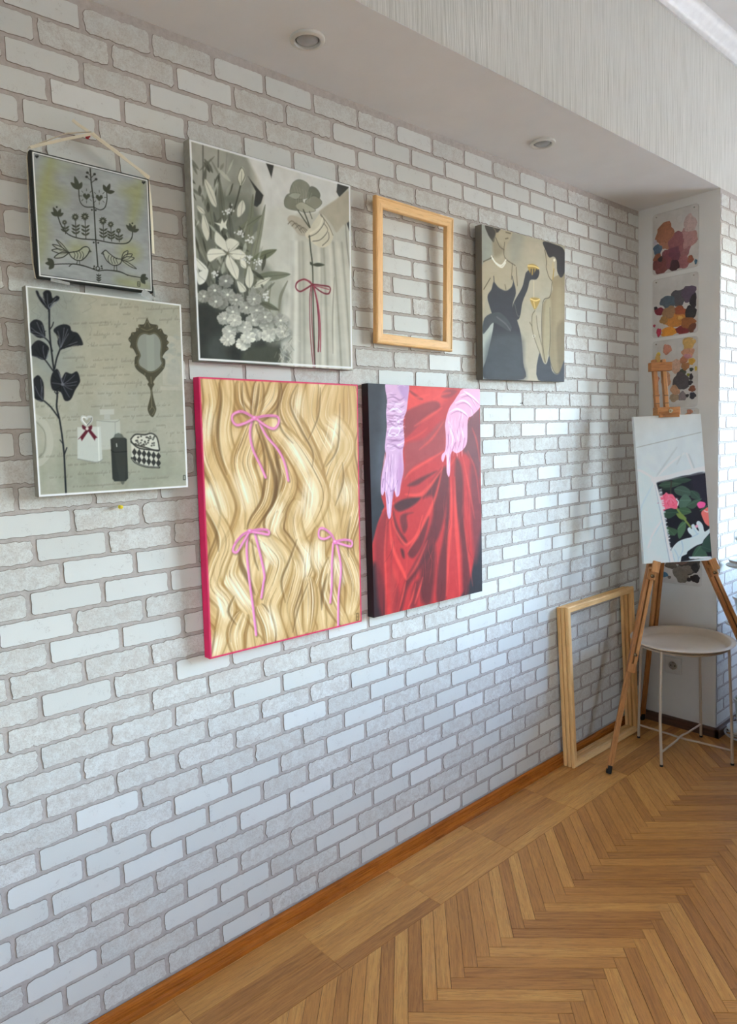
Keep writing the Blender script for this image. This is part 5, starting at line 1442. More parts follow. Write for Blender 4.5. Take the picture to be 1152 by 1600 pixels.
# ---------------------------------------------------------------- pine stretcher frames
M_PINE = wood_material('pine_pale', [(0.15, (218, 160, 92)), (0.5, (238, 188, 122)), (0.9, (248, 210, 150))], 0.55, (5.0, 70.0), 0.04, luv=True, lines=0.18)
def frame_bar(L, bw, t, name, parent, M):
    """one mitred bar along local x, outer edge at z=0, inner at z=bw; front toward -y with a sloped inner half"""
    h = L / 2
    prof = [(0.0025, 0.0), (0.0, -0.0025), (0.0, -t + 0.0025), (0.0022, -t), (bw * 0.20, -t - 0.0008), (bw * 0.26, -t + 0.0010), (bw - 0.002, -t * 0.86), (bw, -t * 0.78), (bw, 0.0)]
    n = len(prof)
    vs = [(-h + z, y, z) for z, y in prof] + [(h - z, y, z) for z, y in prof]
    fs = [(i, (i + 1) % n, n + (i + 1) % n, n + i) for i in range(n)] + [tuple(range(n - 1, -1, -1)), tuple(range(n, 2 * n))]
    mb = MB(); mb.add(vs, fs)
    o = mb.build(name, M_PINE, parent)
    set_attrs(o.data, [(v.co.x, v.co.y, v.co.z) for v in o.data.vertices], [random.random()] * len(o.data.vertices))
    o.matrix_local = M
    return o
def stretcher(name, label, M, W, H, bw, t, group=None):
    root = empty(name, mat=M)
    tag(root, label, 'frame', group)
    E4 = Matrix.Identity(4)
    e = 0.0003
    def place(ang, x, z):
        return Matrix.Translation((x, 0, z)) @ Matrix.Rotation(ang, 4, 'Y')
    frame_bar(W - 2 * e, bw, t, 'frame_bar', root, place(0, 0, e))
    frame_bar(W - 2 * e, bw, t, 'frame_bar', root, place(math.pi, 0, H - e))
    frame_bar(H - 2 * e, bw, t, 'frame_bar', root, place(math.pi / 2, -W / 2 + e, H / 2))
    frame_bar(H - 2 * e, bw, t, 'frame_bar', root, place(-math.pi / 2, W / 2 - e, H / 2))
    return root
Mx, W, H = pic_m('frame', 0.020)
hung = stretcher('wooden_frame', 'empty pine frame hanging on the brick wallpaper', Mx, W, H, 0.030, 0.018)

FW, FH, FT, LEAN, FYAW = 0.5224, 0.6639, 0.0146, 0.038, 0.0156
al = Vector((math.sin(FYAW), math.cos(FYAW), 0)); nn = Vector((math.cos(FYAW), -math.sin(FYAW), 0))
up = (Vector((0, 0, 1)) * math.cos(LEAN) - nn * math.sin(LEAN)).normalized()
yy = up.cross(al).normalized()
labels = ['front one of three empty pine frames leaning against the wall', 'middle one of three empty pine frames leaning against the wall', 'rear one of three empty pine frames leaning against the wall']
for i in range(3):
    b = Vector((0.0795, 2.388, 0.0012)) + al * FW / 2 - nn * 0.0002 + yy * (FT + 0.0014 + i * (FT + 0.0030)) - al * (0.003 * i)
    b.z = 0.0012 if i == 0 else 0.0012
    M = Matrix(((al.x, yy.x, up.x, b.x), (al.y, yy.y, up.y, b.y), (al.z, yy.z, up.z, b.z), (0, 0, 0, 1)))
    stretcher('wooden_frame', labels[i], M, FW - i * 0.002, FH - i * 0.002, 0.025, FT, 'pine frames leaning against the wall')

# ---------------------------------------------------------------- ribbon, pins and tape of the small painting
M_RIB2 = plain('cream_ribbon', (222, 210, 184), 0.6)
def strip(pts, w, wide, name, mat, parent, th=0.0006):
    """flat ribbon along pts, its width along the direction `wide`"""
    pts = [Vector(p) for p in pts]
    wide = Vector(wide)
    vs, fs = [], []
    for i, p in enumerate(pts):
        d = (pts[min(i + 1, len(pts) - 1)] - pts[max(i - 1, 0)]).normalized()
        ws = (wide - d * wide.dot(d)).normalized() * w / 2
        nn = d.cross(ws).normalized() * th / 2
        vs += [p - ws - nn, p + ws - nn, p + ws + nn, p - ws + nn]
    for i in range(len(pts) - 1):
        for k in range(4):
            fs.append((i * 4 + k, i * 4 + (k + 1) % 4, (i + 1) * 4 + (k + 1) % 4, (i + 1) * 4 + k))
    fs += [(0, 3, 2, 1), tuple((len(pts) - 1) * 4 + k for k in range(4))]
    mb = MB(); mb.add(vs, fs)
    return mb.build(name, mat, parent)
# in the painting's own frame: x -0.1253..0.1253, z 0..0.249, the pin above it
PX, PZ = 0.004, 0.318
rb = 0.0003
strip([(PX, -0.0085, PZ - 0.001), (-0.06, -0.016, 0.286), (-0.1262, -0.0215, 0.2525)], 0.006, (0, 0.2, 1), 'hanging_ribbon', M_RIB2, bird)
strip([(PX, -0.006, PZ + 0.004), (-0.05, -0.010, 0.303), (-0.1275, -0.012, 0.2540), (-0.1310, -0.013, 0.235), (-0.1335, -0.013, 0.10), (-0.1320, -0.013, 0.03), (-0.1285, -0.015, -0.003)], 0.008, (0.6, 1, 0.3), 'hanging_ribbon', M_RIB2, bird)
strip([(PX, -0.0085, PZ - 0.001), (0.062, -0.015, 0.286), (0.1262, -0.0215, 0.2520)], 0.007, (0, 0.2, 1), 'hanging_ribbon', M_RIB2, bird)
strip([(PX, -0.006, PZ + 0.002), (0.057, -0.010, 0.296), (0.1275, -0.010, 0.2530), (0.1318, -0.010, 0.20), (0.1335, -0.010, 0.09)], 0.010, (1, 0.7, 0.3), 'hanging_ribbon', M_RIB2, bird)
strip([(PX - 0.004, -0.004, PZ + 0.004), (-0.020, -0.003, 0.330), (-0.032, 0.000, 0.338)], 0.008, (0, 0.3, 1), 'ribbon_end', M_RIB2, bird)
strip([(PX + 0.004, -0.005, PZ + 0.003), (0.022, -0.004, 0.313), (0.036, -0.001, 0.309)], 0.008, (0, 0.3, 1), 'ribbon_end', M_RIB2, bird)
t = NT('clear_tape')
co = t.n('ShaderNodeTexCoord').outputs['Object']
tr = t.n('ShaderNodeBsdfTransparent'); t.set(t.ramp(t.noise(co, 90, 3).outputs[0], [(0.3, (206, 206, 200)), (0.7, (232, 232, 228))]), 0.3)
mx = t.n('ShaderNodeMixShader', ins={0: 0.45}); t.link(tr.outputs[0], mx.inputs[1]); t.link(t.b.outputs[0], mx.inputs[2]); t.link(mx.outputs[0], t.out.inputs[0])
M_TAPE = t.m
strip([(0.098, -0.0195, -0.001), (0.110, -0.0205, -0.008), (0.122, -0.0195, -0.0175)], 0.016, (0.6, 0, 1), 'tape', M_TAPE, bird, 0.0004)
strip([(-0.100, -0.0195, -0.002), (-0.080, -0.0205, -0.004), (-0.062, -0.0195, -0.006)], 0.006, (0, 0, 1), 'tape', M_TAPE, bird, 0.0004)
strip([(0.127, -0.012, 0.016), (0.131, -0.008, 0.004), (0.134, -0.004, -0.006)], 0.012, (0, 1, 0.4), 'tape', M_TAPE, bird, 0.0004)

M_RED = plain('red_plastic', (176, 22, 30), 0.35)
M_YEL = plain('yellow_plastic', (232, 206, 24), 0.35)
M_STEEL = plain('steel', (190, 186, 178), 0.25, 1.0)
def push_pin(y, z, mat, label, head=0.0042, tilt=0.0):
    """wall pin: local z is the pin's axis, out of the wall"""
    root = empty('push_pin', mat=Matrix.Translation((0.0023, y, z)) @ Matrix.Rotation(math.radians(90 + tilt), 4, 'Y'))
    tag(root, label, 'push pin')
    m = MB(); m.tube([(0, 0, -0.004), (0, 0, 0.0085)], 0.0006, 8); m.build('needle', M_STEEL, root)
    m = MB(); m.lathe([(0.0012, 0.0045), (head, 0.0050), (head, 0.0062), (head * .55, 0.0078), (head * .55, 0.0118), (head * .9, 0.0132), (head * .9, 0.0150), (head * .5, 0.0158)], 14)
    m.build('pin_head', mat, root, smooth=True)
    return root
wp = Mx_b = bird.matrix_world if False else None
pin_w = wall_matrix(*[PIC['bird'][i] for i in (0, 1, 4, 5, 6, 3)], 0.018) @ Vector((PX, 0, PZ))
push_pin(pin_w.y, pin_w.z, M_RED, 'red push pin holding up the cream ribbon', 0.0040)
def on_wall(px, py):
    d = CF + CR * ((px - 576) / F_PX) - CU * ((py - 800) / F_PX)
    k = (0.01 - CAM_LOC.x) / d.x
    return CAM_LOC + d * k
q = on_wall(188, 792); push_pin(q.y, q.z, M_YEL, 'yellow push pin stuck in the bare brick wallpaper', 0.0046)
# small dark nail
q = on_wall(816, 630)
nail = empty('nail', mat=Matrix.Translation((0.0023, q.y, q.z)) @ Matrix.Rotation(math.radians(90), 4, 'Y'))
tag(nail, 'small dark nail in the brick wallpaper below the women painting', 'nail')
M_IRON = plain('dark_iron', (46, 42, 38), 0.5, 0.6)
m = MB(); m.tube([(0, 0, -0.006), (0, 0, 0.010)], 0.0011, 8); m.build('shank', M_IRON, nail)
m = MB(); m.lathe([(0.0008, 0.0096), (0.0026, 0.0100), (0.0026, 0.0112), (0.0010, 0.0118)], 12); m.build('nail_head', M_IRON, nail)

# ---------------------------------------------------------------- downlights under the beam
M_LAMP_W = plain('white_lamp_metal', (216, 214, 206), 0.35)
t = NT('reflector_bulb_glass')
co = t.n('ShaderNodeTexCoord').outputs['Object']
t.set(t.ramp(t.noise(co, 25, 2).outputs[0], [(0.3, (150, 149, 148)), (0.7, (176, 175, 174))]), 0.14, 0.35)
M_BULB = t.m
M_DARKGAP = plain('dark_recess', (40, 38, 36), 0.7)
def downlight(x, y, label):
    root = empty('ceiling_light', (x, y, SOFFIT_Z))
    tag(root, label, 'ceiling light', 'downlights under the beam')
    m = MB(); m.lathe([(0.0290, 0.0), (0.0425, 0.0), (0.0430, -0.0030), (0.0415, -0.0062), (0.0370, -0.0082), (0.0320, -0.0078), (0.0298, -0.0050), (0.0290, -0.0020)], 48, close=False)
    m.build('trim_ring', M_LAMP_W, root, smooth=True)
    m = MB(); m.lathe([(0.0296, -0.0010), (0.0296, -0.0016), (0.0001, -0.0016), (0.0001, -0.0010)], 32, close=False); m.build('recess', M_DARKGAP, root)
    pr = [(0.0270 * math.cos(a), -0.0018 - 0.0095 * math.sin(a)) for a in np.linspace(0, math.pi / 2 - 0.01, 9)]
    m = MB(); m.lathe(pr, 36, close=False); m.build('bulb', M_BULB, root, smooth=True)
downlight(0.170, 1.110, 'round white recessed downlight nearer the camera, above the bouquet painting')
downlight(0.167, 2.094, 'round white recessed downlight farther along, toward the white pillar')

# ---------------------------------------------------------------- paint palettes on the pillar
t = NT('acrylic_sheet')
co = t.n('ShaderNodeTexCoord').outputs['Object']
t.set(t.ramp(t.noise(co, 14, 3).outputs[0], [(0.3, (204, 200, 196)), (0.7, (224, 221, 217))]), 0.22)
M_ACR = t.m
_pm = {}
def paint_dab_mat(c):
    k = tuple(int(v / 6) for v in c)
    if k not in _pm:
        t = NT('dried_paint')
        co = t.n('ShaderNodeTexCoord').outputs['Object']
        n1 = t.noise(co, 70, 4, 0.6, 1.0).outputs[0]
        b = rgba(c)
        t.set(t.ramp(n1, [(0.3, tuple(x * .72 for x in b[:3]) + (1,)), (0.55, b), (0.8, tuple(min(1, x * 1.25 + .01) for x in b[:3]) + (1,))]), 0.4)
        t.bump(n1, 0.5, 0.003)
        _pm[k] = t.m
    return _pm[k]
PSH, PSW = 0.258, 0.200
def palette(zt, h, label, dabs, quad, hole=True, w=PSW, x0=0.066):
    """sheet pinned flat on the pillar front; dabs traced as (x, y, rx, ry, colour) in `quad`"""
    y = COL_Y - 0.0004
    root = empty('paint_palette', (x0 + w / 2, y, zt - h))
    tag(root, label, 'palette', 'used palettes on the white pillar')
    r = 0.014
    pts = []
    for cx, cz, a0 in ((w / 2 - r, r, -90), (w / 2 - r, h - r, 0), (-w / 2 + r, h - r, 90), (-w / 2 + r, r, 180)):
        for k in range(5):
            a = math.radians(a0 + k * 22.5); pts.append((cx + r * math.cos(a), cz + r * math.sin(a)))
    m = MB(); m.prism(pts, -0.0024, 0.0); m.build('sheet', M_ACR, root)
    m = MB()
    rim = [(a * (1 - 0.004 / w), b) for a, b in pts]
    m.tube([(a * 0.985, -0.0026, h / 2 + (b - h / 2) * 0.988) for a, b in pts + pts[:1]], 0.0009, 6, caps=False); m.build('rim', M_ACR, root)
    if hole:
        m = MB(); m.tube([(0.020 + 0.014 * math.cos(a), -0.0026, h * 0.83 + 0.018 * math.sin(a)) for a in np.linspace(0, 2 * math.pi, 21)], 0.0008, 6, caps=False); m.build('thumb_hole', M_ACR, root)
    for sx in (-1, 1):
        m = MB(); m.tube([(sx * (w / 2 - 0.018), -0.0022, h - 0.014), (sx * (w / 2 - 0.018), -0.0048, h - 0.014)], 0.003, 10); m.build('pin', M_STEEL, root)
    Hm = homography(quad)
    for i, (px, py, rx, ry, c) in enumerate(dabs):
        q = Hm @ np.array([px, py, 1.0]); u, v = q[0] / q[2], q[1] / q[2]
        q2 = Hm @ np.array([px + rx, py + ry, 1.0]); du, dv = abs(q2[0] / q2[2] - u), abs(q2[1] / q2[2] - v)
        cx, cz = (u - 0.5) * w, (1 - v) * h
        rw, rh = max(du * w, 0.003), max(dv * h, 0.003)
        rw = min(rw, w / 2 - 0.003 - 0.0); cx = max(-w / 2 + rw * 0.9, min(w / 2 - rw * 0.9, cx)); cz = max(rh * 0.9, min(h - rh * 0.9, cz))
        n = 22; rr = random.Random(i * 7 + int(px))
        ph = [rr.uniform(0, 6.28) for _ in range(3)]
        def ed(a): return 1 + 0.10 * math.sin(3 * a + ph[0]) + 0.07 * math.sin(5 * a + ph[1]) + 0.05 * math.sin(8 * a + ph[2])
        z0 = -0.0023 - 0.0003 * (i % 5)
        th = 0.0016 + 0.0010 * rr.random()
        vs = [(cx, z0 - th, cz)]
        for rad, dp in ((0.55, th * 0.95), (0.88, th * 0.7), (1.0, 0.0)):
            for k in range(n):
                a = 2 * math.pi * k / n
                x_ = max(-w / 2 + 0.002, min(w / 2 - 0.002, cx + rw * rad * ed(a) * math.cos(a))); z_ = max(0.002, min(h - 0.002, cz + rh * rad * ed(a) * math.sin(a)))
                vs.append((x_, z0 - dp, z_))
        fs = [(0, 1 + k, 1 + (k + 1) % n) for k in range(n)]
        for lv in range(2):
            fs += [(1 + lv * n + k, 1 + (lv + 1) * n + k, 1 + (lv + 1) * n + (k + 1) % n, 1 + lv * n + (k + 1) % n) for k in range(n)]
        m = MB(); m.add(vs, fs); m.build('paint_dab', paint_dab_mat(c), root, smooth=True)
    return root
Z8 = lambda pts: [((x - 960) * 3.807, (y - 260) * 3.807) for x, y in pts]
palette(2.295, PSH, 'topmost palette on the pillar, with dusty pink and mauve paint', [(410, 490, 44, 60, (160, 108, 112)), (375, 460, 62, 62, (146, 92, 98)), (440, 430, 56, 50, (190, 146, 142)), (452, 345, 40, 50, (206, 182, 178)), (305, 400, 54, 50, (168, 112, 84)), (310, 452, 38, 34, (176, 124, 98)),
    (340, 545, 56, 55, (128, 72, 80)), (360, 520, 40, 46, (112, 62, 78)), (280, 600, 48, 46, (124, 68, 66)), (360, 595, 30, 32, (62, 34, 44)), (412, 570, 36, 36, (160, 102, 106)), (262, 495, 26, 26, (80, 100, 122)), (262, 545, 24, 24, (150, 88, 62)), (278, 553, 15, 15, (44, 38, 44)), (455, 555, 19, 20, (156, 92, 70)), (487, 570, 9, 14, (76, 124, 152)), (250, 455, 12, 16, (196, 188, 196))],
    Z8([(1021, 338), (1093, 316), (1092, 417), (1021, 430)]))
palette(2.018, 0.254, 'second palette from the top, with orange and black paint', [(330, 805, 56, 34, (82, 98, 112)), (390, 785, 52, 44, (84, 80, 84)), (445, 765, 45, 44, (92, 74, 94)), (472, 810, 20, 50, (56, 48, 56)), (330, 870, 42, 34, (160, 122, 84)), (390, 870, 40, 34, (158, 80, 48)), (455, 880, 34, 40, (40, 38, 44)),
    (370, 915, 66, 38, (204, 136, 60)), (300, 912, 26, 24, (170, 126, 70)), (440, 935, 44, 30, (160, 98, 52)), (330, 985, 52, 24, (224, 150, 48)), (410, 975, 48, 22, (126, 36, 40)), (462, 960, 26, 32, (108, 56, 36)), (270, 860, 28, 20, (122, 30, 50)), (268, 985, 15, 24, (174, 36, 66)), (248, 842, 11, 12, (46, 34, 50)), (240, 945, 8, 8, (170, 60, 80)), (395, 905, 20, 16, (226, 178, 100))],
    Z8([(1020, 436), (1092, 427), (1091, 521), (1020, 528)]))
Z7 = lambda pts: [((x - 980) * 9.6, (y - 520) * 9.6) for x, y in pts]
palette(1.750, 0.300, 'third palette from the top, with yellow and grey paint, behind the easel mast', [(620, 250, 66, 72, (206, 140, 116)), (945, 170, 88, 88, (208, 168, 96)), (930, 310, 88, 70, (204, 150, 120)), (920, 360, 66, 34, (194, 138, 142)), (870, 410, 56, 46, (184, 122, 88)), (980, 430, 48, 44, (208, 160, 62)), (1040, 530, 20, 30, (216, 186, 70)), (750, 500, 78, 96, (210, 172, 148)),
    (890, 500, 60, 50, (166, 112, 68)), (975, 545, 28, 24, (48, 64, 58)), (850, 580, 52, 40, (80, 86, 74)), (600, 700, 70, 100, (190, 142, 108)), (740, 830, 70, 80, (200, 156, 122)), (820, 720, 118, 118, (92, 84, 86)), (970, 650, 26, 44, (54, 52, 56)), (950, 730, 40, 30, (54, 50, 58)), (980, 815, 48, 38, (138, 82, 58)), (840, 930, 60, 56, (138, 128, 132)), (985, 910, 44, 42, (54, 52, 62)),
    (910, 915, 24, 20, (48, 46, 54)), (720, 960, 74, 46, (170, 146, 118)), (435, 960, 54, 48, (156, 102, 82)), (455, 800, 24, 20, (44, 42, 44)), (462, 700, 32, 40, (196, 132, 116)), (470, 395, 46, 70, (208, 168, 98)), (482, 322, 34, 28, (218, 190, 72)), (425, 610, 28, 28, (182, 184, 186)), (930, 620, 22, 20, (150, 150, 60))],
    Z7([(1020, 533), (1092, 527), (1089, 630), (1019, 641)]))
palette(1.446, 0.258, 'fourth palette from the top, mostly hidden behind the easel canvas', [(965, 1160, 44, 40, (204, 140, 112)), (920, 1230, 60, 30, (200, 150, 96)), (700, 1500, 120, 140, (190, 140, 120)), (560, 1900, 140, 160, (120, 100, 110)), (820, 2100, 130, 140, (160, 110, 80)), (620, 2600, 150, 160, (96, 90, 100))],
    Z7([(1022, 640), (1094, 633), (1093, 735), (1022, 748)]), x0=0.072)
Z9 = lambda pts: [((x - 980) * 6.7, (y - 860) * 6.7) for x, y in pts]
palette(0.925, 0.262, 'lowest palette on the pillar, with grey-brown and black paint below the canvas', [(660, 150, 110, 100, (92, 84, 76)), (580, 250, 84, 98, (140, 130, 118)), (640, 190, 70, 60, (150, 140, 128)), (470, 160, 60, 50, (120, 108, 98)), (715, 165, 46, 60, (58, 52, 50)), (718, 290, 50, 46, (52, 38, 38)), (655, 305, 26, 24, (60, 46, 44)), (415, 275, 34, 30, (84, 130, 160)), (462, 300, 18, 18, (128, 116, 110)), (560, 60, 150, 90, (150, 120, 110))],
    Z9([(1020, 815), (1100, 808), (1097, 916), (1028, 913)]), hole=False, x0=0.075, w=0.215)

# ---------------------------------------------------------------- wall socket
sock = empty('wall_socket', (0.166, COL_Y, 0.284))
tag(sock, 'white square wall socket low on the pillar', 'socket')
m = MB(); m.prism([(x, z) for x, z in ((-0.0385, -0.0385), (0.0385, -0.0385), (0.0385, 0.0385), (-0.0385, 0.0385))], -0.0095, -0.0002)
M_SOCK = plain('white_socket_plastic', (226, 224, 220), 0.3)
m.build('cover_plate', M_SOCK, sock, bevel=0.003)
m = MB()
prof = [(0.0225, 0.0102), (0.0215, 0.0122), (0.0196, 0.0122), (0.0190, 0.0104)]
vs, fs = [], []
n = 32
for r_, d_ in prof:
    for k in range(n):
        a = 2 * math.pi * k / n; vs.append((r_ * math.cos(a), -d_, r_ * math.sin(a)))
for i in range(len(prof) - 1):
    for k in range(n): fs.append((i * n + k, i * n + (k + 1) % n, (i + 1) * n + (k + 1) % n, (i + 1) * n + k))
m.add(vs, fs); m.build('socket_rim', M_SOCK, sock, smooth=True)
m = MB(); m.add([(0.0192 * math.cos(2 * math.pi * k / n), -0.0100, 0.0192 * math.sin(2 * math.pi * k / n)) for k in range(n)] + [(0.0192 * math.cos(2 * math.pi * k / n), -0.0090, 0.0192 * math.sin(2 * math.pi * k / n)) for k in range(n)],
      [tuple(range(n)), tuple(range(2 * n - 1, n - 1, -1))] + [(k, (k + 1) % n, n + (k + 1) % n, n + k) for k in range(n)])
M_SOCKIN = plain('grey_socket_well', (150, 144, 136), 0.45)
m.build('socket_well', M_SOCKIN, sock)
for sx in (-1, 1):
    m = MB(); m.tube([(sx * 0.0095, -0.0098, 0), (sx * 0.0095, -0.0106, 0)], 0.0034, 12); m.build('pin_hole', M_BLACK, sock)
    m = MB(); m.box((-0.0022, -0.0125, sx * 0.0165 - 0.0022), (0.0022, -0.0100, sx * 0.0165 + 0.0022)); m.build('earth_clip', M_STEEL, sock)

# ---------------------------------------------------------------- round tray table
M_TRAY = plain('beige_powder_coat', (202, 184, 162), 0.35, var=0.03)
M_RUB = plain('black_rubber', (24, 23, 23), 0.7)
TC = Vector((0.314, 2.828)); TR_, TH_ = 0.200, 0.494
table = empty('tray_table', (TC.x, TC.y, 0))
tag(table, 'round beige metal tray table standing behind the easel', 'table')
m = MB(); m.lathe([(0.0001, TH_ - 0.026), (TR_ - 0.042, TH_ - 0.026), (TR_ - 0.033, TH_ - 0.023), (TR_ - 0.020, TH_ - 0.004), (TR_ - 0.013, TH_ - 0.0005), (TR_, TH_ - 0.001), (TR_ + 0.0018, TH_ - 0.0035), (TR_, TH_ - 0.006),
                   (TR_ - 0.013, TH_ - 0.005), (TR_ - 0.022, TH_ - 0.008), (TR_ - 0.035, TH_ - 0.027), (TR_ - 0.044, TH_ - 0.0295), (0.0001, TH_ - 0.0295)], 72, close=False)
m.build('tray', M_TRAY, table, smooth=True)
FEET = [(0.000, -0.180), (0.196, 0.022), (-0.004, 0.202), (-0.196, 0.013)]
for fx, fy in FEET:
    d = Vector((fx, fy)).normalized()
    tp = Vector((d.x * 0.180, d.y * 0.180, TH_ - 0.016)); kn = Vector((d.x * 0.192, d.y * 0.192, 0.20))
    ft = Vector((fx, fy, 0.007))
    m = MB(); m.tube([tp, tp.lerp(kn, .5), kn, kn.lerp(ft, .6), ft], 0.0056, 12); m.build('leg', M_TRAY, table, smooth=True)
    m = MB(); m.tube([(fx, fy, 0.0), (fx, fy, 0.008)], 0.0068, 12); m.build('foot', M_RUB, table)
for a, b, dz in ((0, 2, 0.004), (1, 3, -0.004)):
    A_, B_ = Vector((*FEET[a], 0.060)) * 1.0, Vector((*FEET[b], 0.060))
    A_.x *= .985; A_.y *= .985; B_.x *= .985; B_.y *= .985
    mid = (A_ + B_) / 2; mid.z += dz
    u = (B_ - A_).normalized(); s = Vector((-u.y, u.x, 0)) * 0.006
    m = MB(); m.tube([A_, mid - u * 0.05, mid - u * 0.018 + s, mid + u * 0.018 + s, mid + u * 0.05, B_], 0.0042, 10); m.build('cross_brace', M_TRAY, table, smooth=True)
m = MB(); m.tube([(0.176 * math.cos(a), 0.176 * math.sin(a), TH_ - 0.022) for a in np.linspace(0, 2 * math.pi, 49)], 0.0042, 8, caps=False); m.build('support_ring', M_TRAY, table, smooth=True)

# ---------------------------------------------------------------- easel
M_EASEL = wood_material('beech_orange', [(0.25, (150, 92, 44)), (0.5, (182, 122, 66)), (0.8, (204, 148, 90))], 0.42, (70.0, 70.0), 0.05, luv=True)
M_BRASS = plain('nickel_plated', (206, 196, 172), 0.2, 1.0)
def wood_luv(o, axis, org):
    """grain follows the bar: store distances along and across it"""
    axis = Vector(axis).normalized()
    a2 = axis.orthogonal().normalized(); a3 = axis.cross(a2)
    set_attrs(o.data, [((v.co - org).dot(axis) * 0.07, (v.co - org).dot(a2), (v.co - org).dot(a3)) for v in o.data.vertices], [random.random()] * len(o.data.vertices))
    return o
HP = Vector((0.245, 2.850, 1.165))
LF, RF, BF = Vector((0.2055, 2.4358, 0.0)), Vector((0.675, 3.055, 0.0)), Vector((0.045, 3.030, 0.0))
easel = empty('easel', (HP.x, HP.y, 0))
tag(easel, 'wooden tripod easel carrying an unfinished canvas', 'easel')
OFF = Vector((HP.x, HP.y, 0))
front = Vector((math.sin(0.8808), -math.cos(0.8808), 0))          # faces the room
side_ = Vector((math.cos(0.8808), math.sin(0.8808), 0))
def bar(a, b, wdir, hw, hd, name, parent, mat=None, bevel=0.0012):
    """square bar from a to b: half width hw along wdir, half depth hd across"""
    a, b = a - OFF, b - OFF
    d = (b - a).normalized()
    w_ = (wdir - d * wdir.dot(d)).normalized()
    q = d.cross(w_)
    m = MB(); m.obox((a + b) / 2, w_, q, d, hw, hd, (b - a).length / 2)
    o = m.build(name, mat or M_EASEL, parent, bevel=bevel, seg=1)
    return wood_luv(o, d, a)
def leg(foot, topz_frac, facing):
    d = (HP - foot).normalized()
    Lg = (HP - foot).length
    sd = d.cross(facing).normalized()                              # across the leg, seen from its face
    top = foot + d * (Lg * topz_frac)
    mid = foot + d * (Lg * 0.36)
    root_o = None
    rails = []
    up_len = (mid, top)
    # upper section: a thin back bar with two rails in front, an open slot between them
    core = bar(mid - d * 0.03 - facing * 0.006, top - facing * 0.006, sd, 0.0160, 0.0030, 'leg', easel)
    core_c = core
    for s in (-1, 1):
        bar(mid - d * 0.03 + sd * s * 0.0098 + facing * 0.0045, top + sd * s * 0.0098 + facing * 0.0045, sd, 0.0070, 0.0075, 'leg_rail', core_c)
    bar(mid - d * 0.03 + facing * 0.0043, mid + d * 0.006 + facing * 0.0043, sd, 0.0166, 0.0077, 'leg_end', core_c)
    # lower extension
    bar(foot + d * 0.020 - facing * 0.0140, mid + d * 0.10 - facing * 0.0140, sd, 0.0110, 0.0048, 'leg_extension', core_c)
    # wing nut and bolt
    p = mid + d * 0.045 + facing * 0.012 - OFF
    m = MB(); m.tube([p - facing * 0.004, p + facing * 0.006], 0.0065, 14); m.tube([p + facing * 0.006, p + facing * 0.016], 0.0038, 10)
    m.build('knob', M_BRASS, core_c, smooth=True)
    m = MB(); fo = foot - OFF - facing * 0.0140
    m.tube([fo + d * 0.0, fo + d * 0.006, fo + d * 0.034], [0.0095, 0.0115, 0.0105], 14)
    o = m.build('rubber_foot', M_RUB, core_c, smooth=True)
    lo = min((v.co.z for v in o.data.vertices))
    for v in o.data.vertices: v.co.z -= min(0.0, lo) if v.co.z < 0.004 else 0.0
    return core_c, d, sd
legL, dL, sL = leg(LF, 0.985, front)
legR, dR, sR = leg(RF, 0.985, front)
legB, dB, sB = leg(BF, 0.97, (front * 1.0).normalized())
# head block at the hinge
m = MB(); m.obox(HP - OFF + Vector((0, 0, 0.0)), side_, front, Vector((0, 0, 1)), 0.045, 0.018, 0.022)
wood_luv(m.build('hinge_block', M_EASEL, easel, bevel=0.002, seg=1), side_, HP - OFF)
# mast
CB = Vector((0.320, 2.7777, 0.8215)); CW, CH, CT, CLEAN = 0.2798, 0.6005, 0.018, 0.1554
cup = (Vector((0, 0, 1)) * math.cos(CLEAN) - front * math.sin(CLEAN)).normalized()
ctop = CB + cup * CH - front * (CT + 0.012)
mast_top = ctop + cup * 0.235 - side_ * 0.004
mast_bot = HP + Vector((0, 0, -0.03))
mst = (mast_top - mast_bot).normalized()
c0 = None
for s in (-1, 1):
    o = bar(mast_bot + side_ * s * 0.0195 - side_ * 0.006, mast_top + side_ * s * 0.0195 - side_ * 0.006, side_, 0.0085, 0.0095, 'mast_rail', easel)
bar(mast_top - mst * 0.030 - side_ * 0.046 + front * 0.004, mast_top - mst * 0.030 + side_ * 0.042 + front * 0.004, front, 0.016, 0.018, 'mast_cap', easel)
for k in range(2):
    for s in (-1, 1):
        p = mast_top - mst * (0.150 + 0.032 * k) + side_ * (s * 0.0195 - 0.006) + front * 0.0096
        bar(p - side_ * 0.0084, p + side_ * 0.0084, mst, 0.0012, 0.0006, 'mast_notch', easel, M_DARKGAP, 0)
cl = ctop + cup * 0.0178
clamp = bar(cl - side_ * 0.046 + front * 0.016, cl + side_ * 0.050 + front * 0.016, front, 0.022, 0.016, 'top_clamp', easel)
bar(CB + cup * (CH + 0.004) + front * 0.0050 - side_ * 0.040, CB + cup * (CH + 0.004) + front * 0.0050 + side_ * 0.046, front, 0.0030, 0.012, 'clamp_lip', clamp)
m = MB(); p = cl + front * 0.040 + side_ * 0.006 - OFF
m.tube([p - front * 0.006, p + front * 0.004], 0.0085, 16); m.tube([p + front * 0.004, p + front * 0.016], 0.0045, 10); m.build('knob', M_BRASS, clamp, smooth=True)
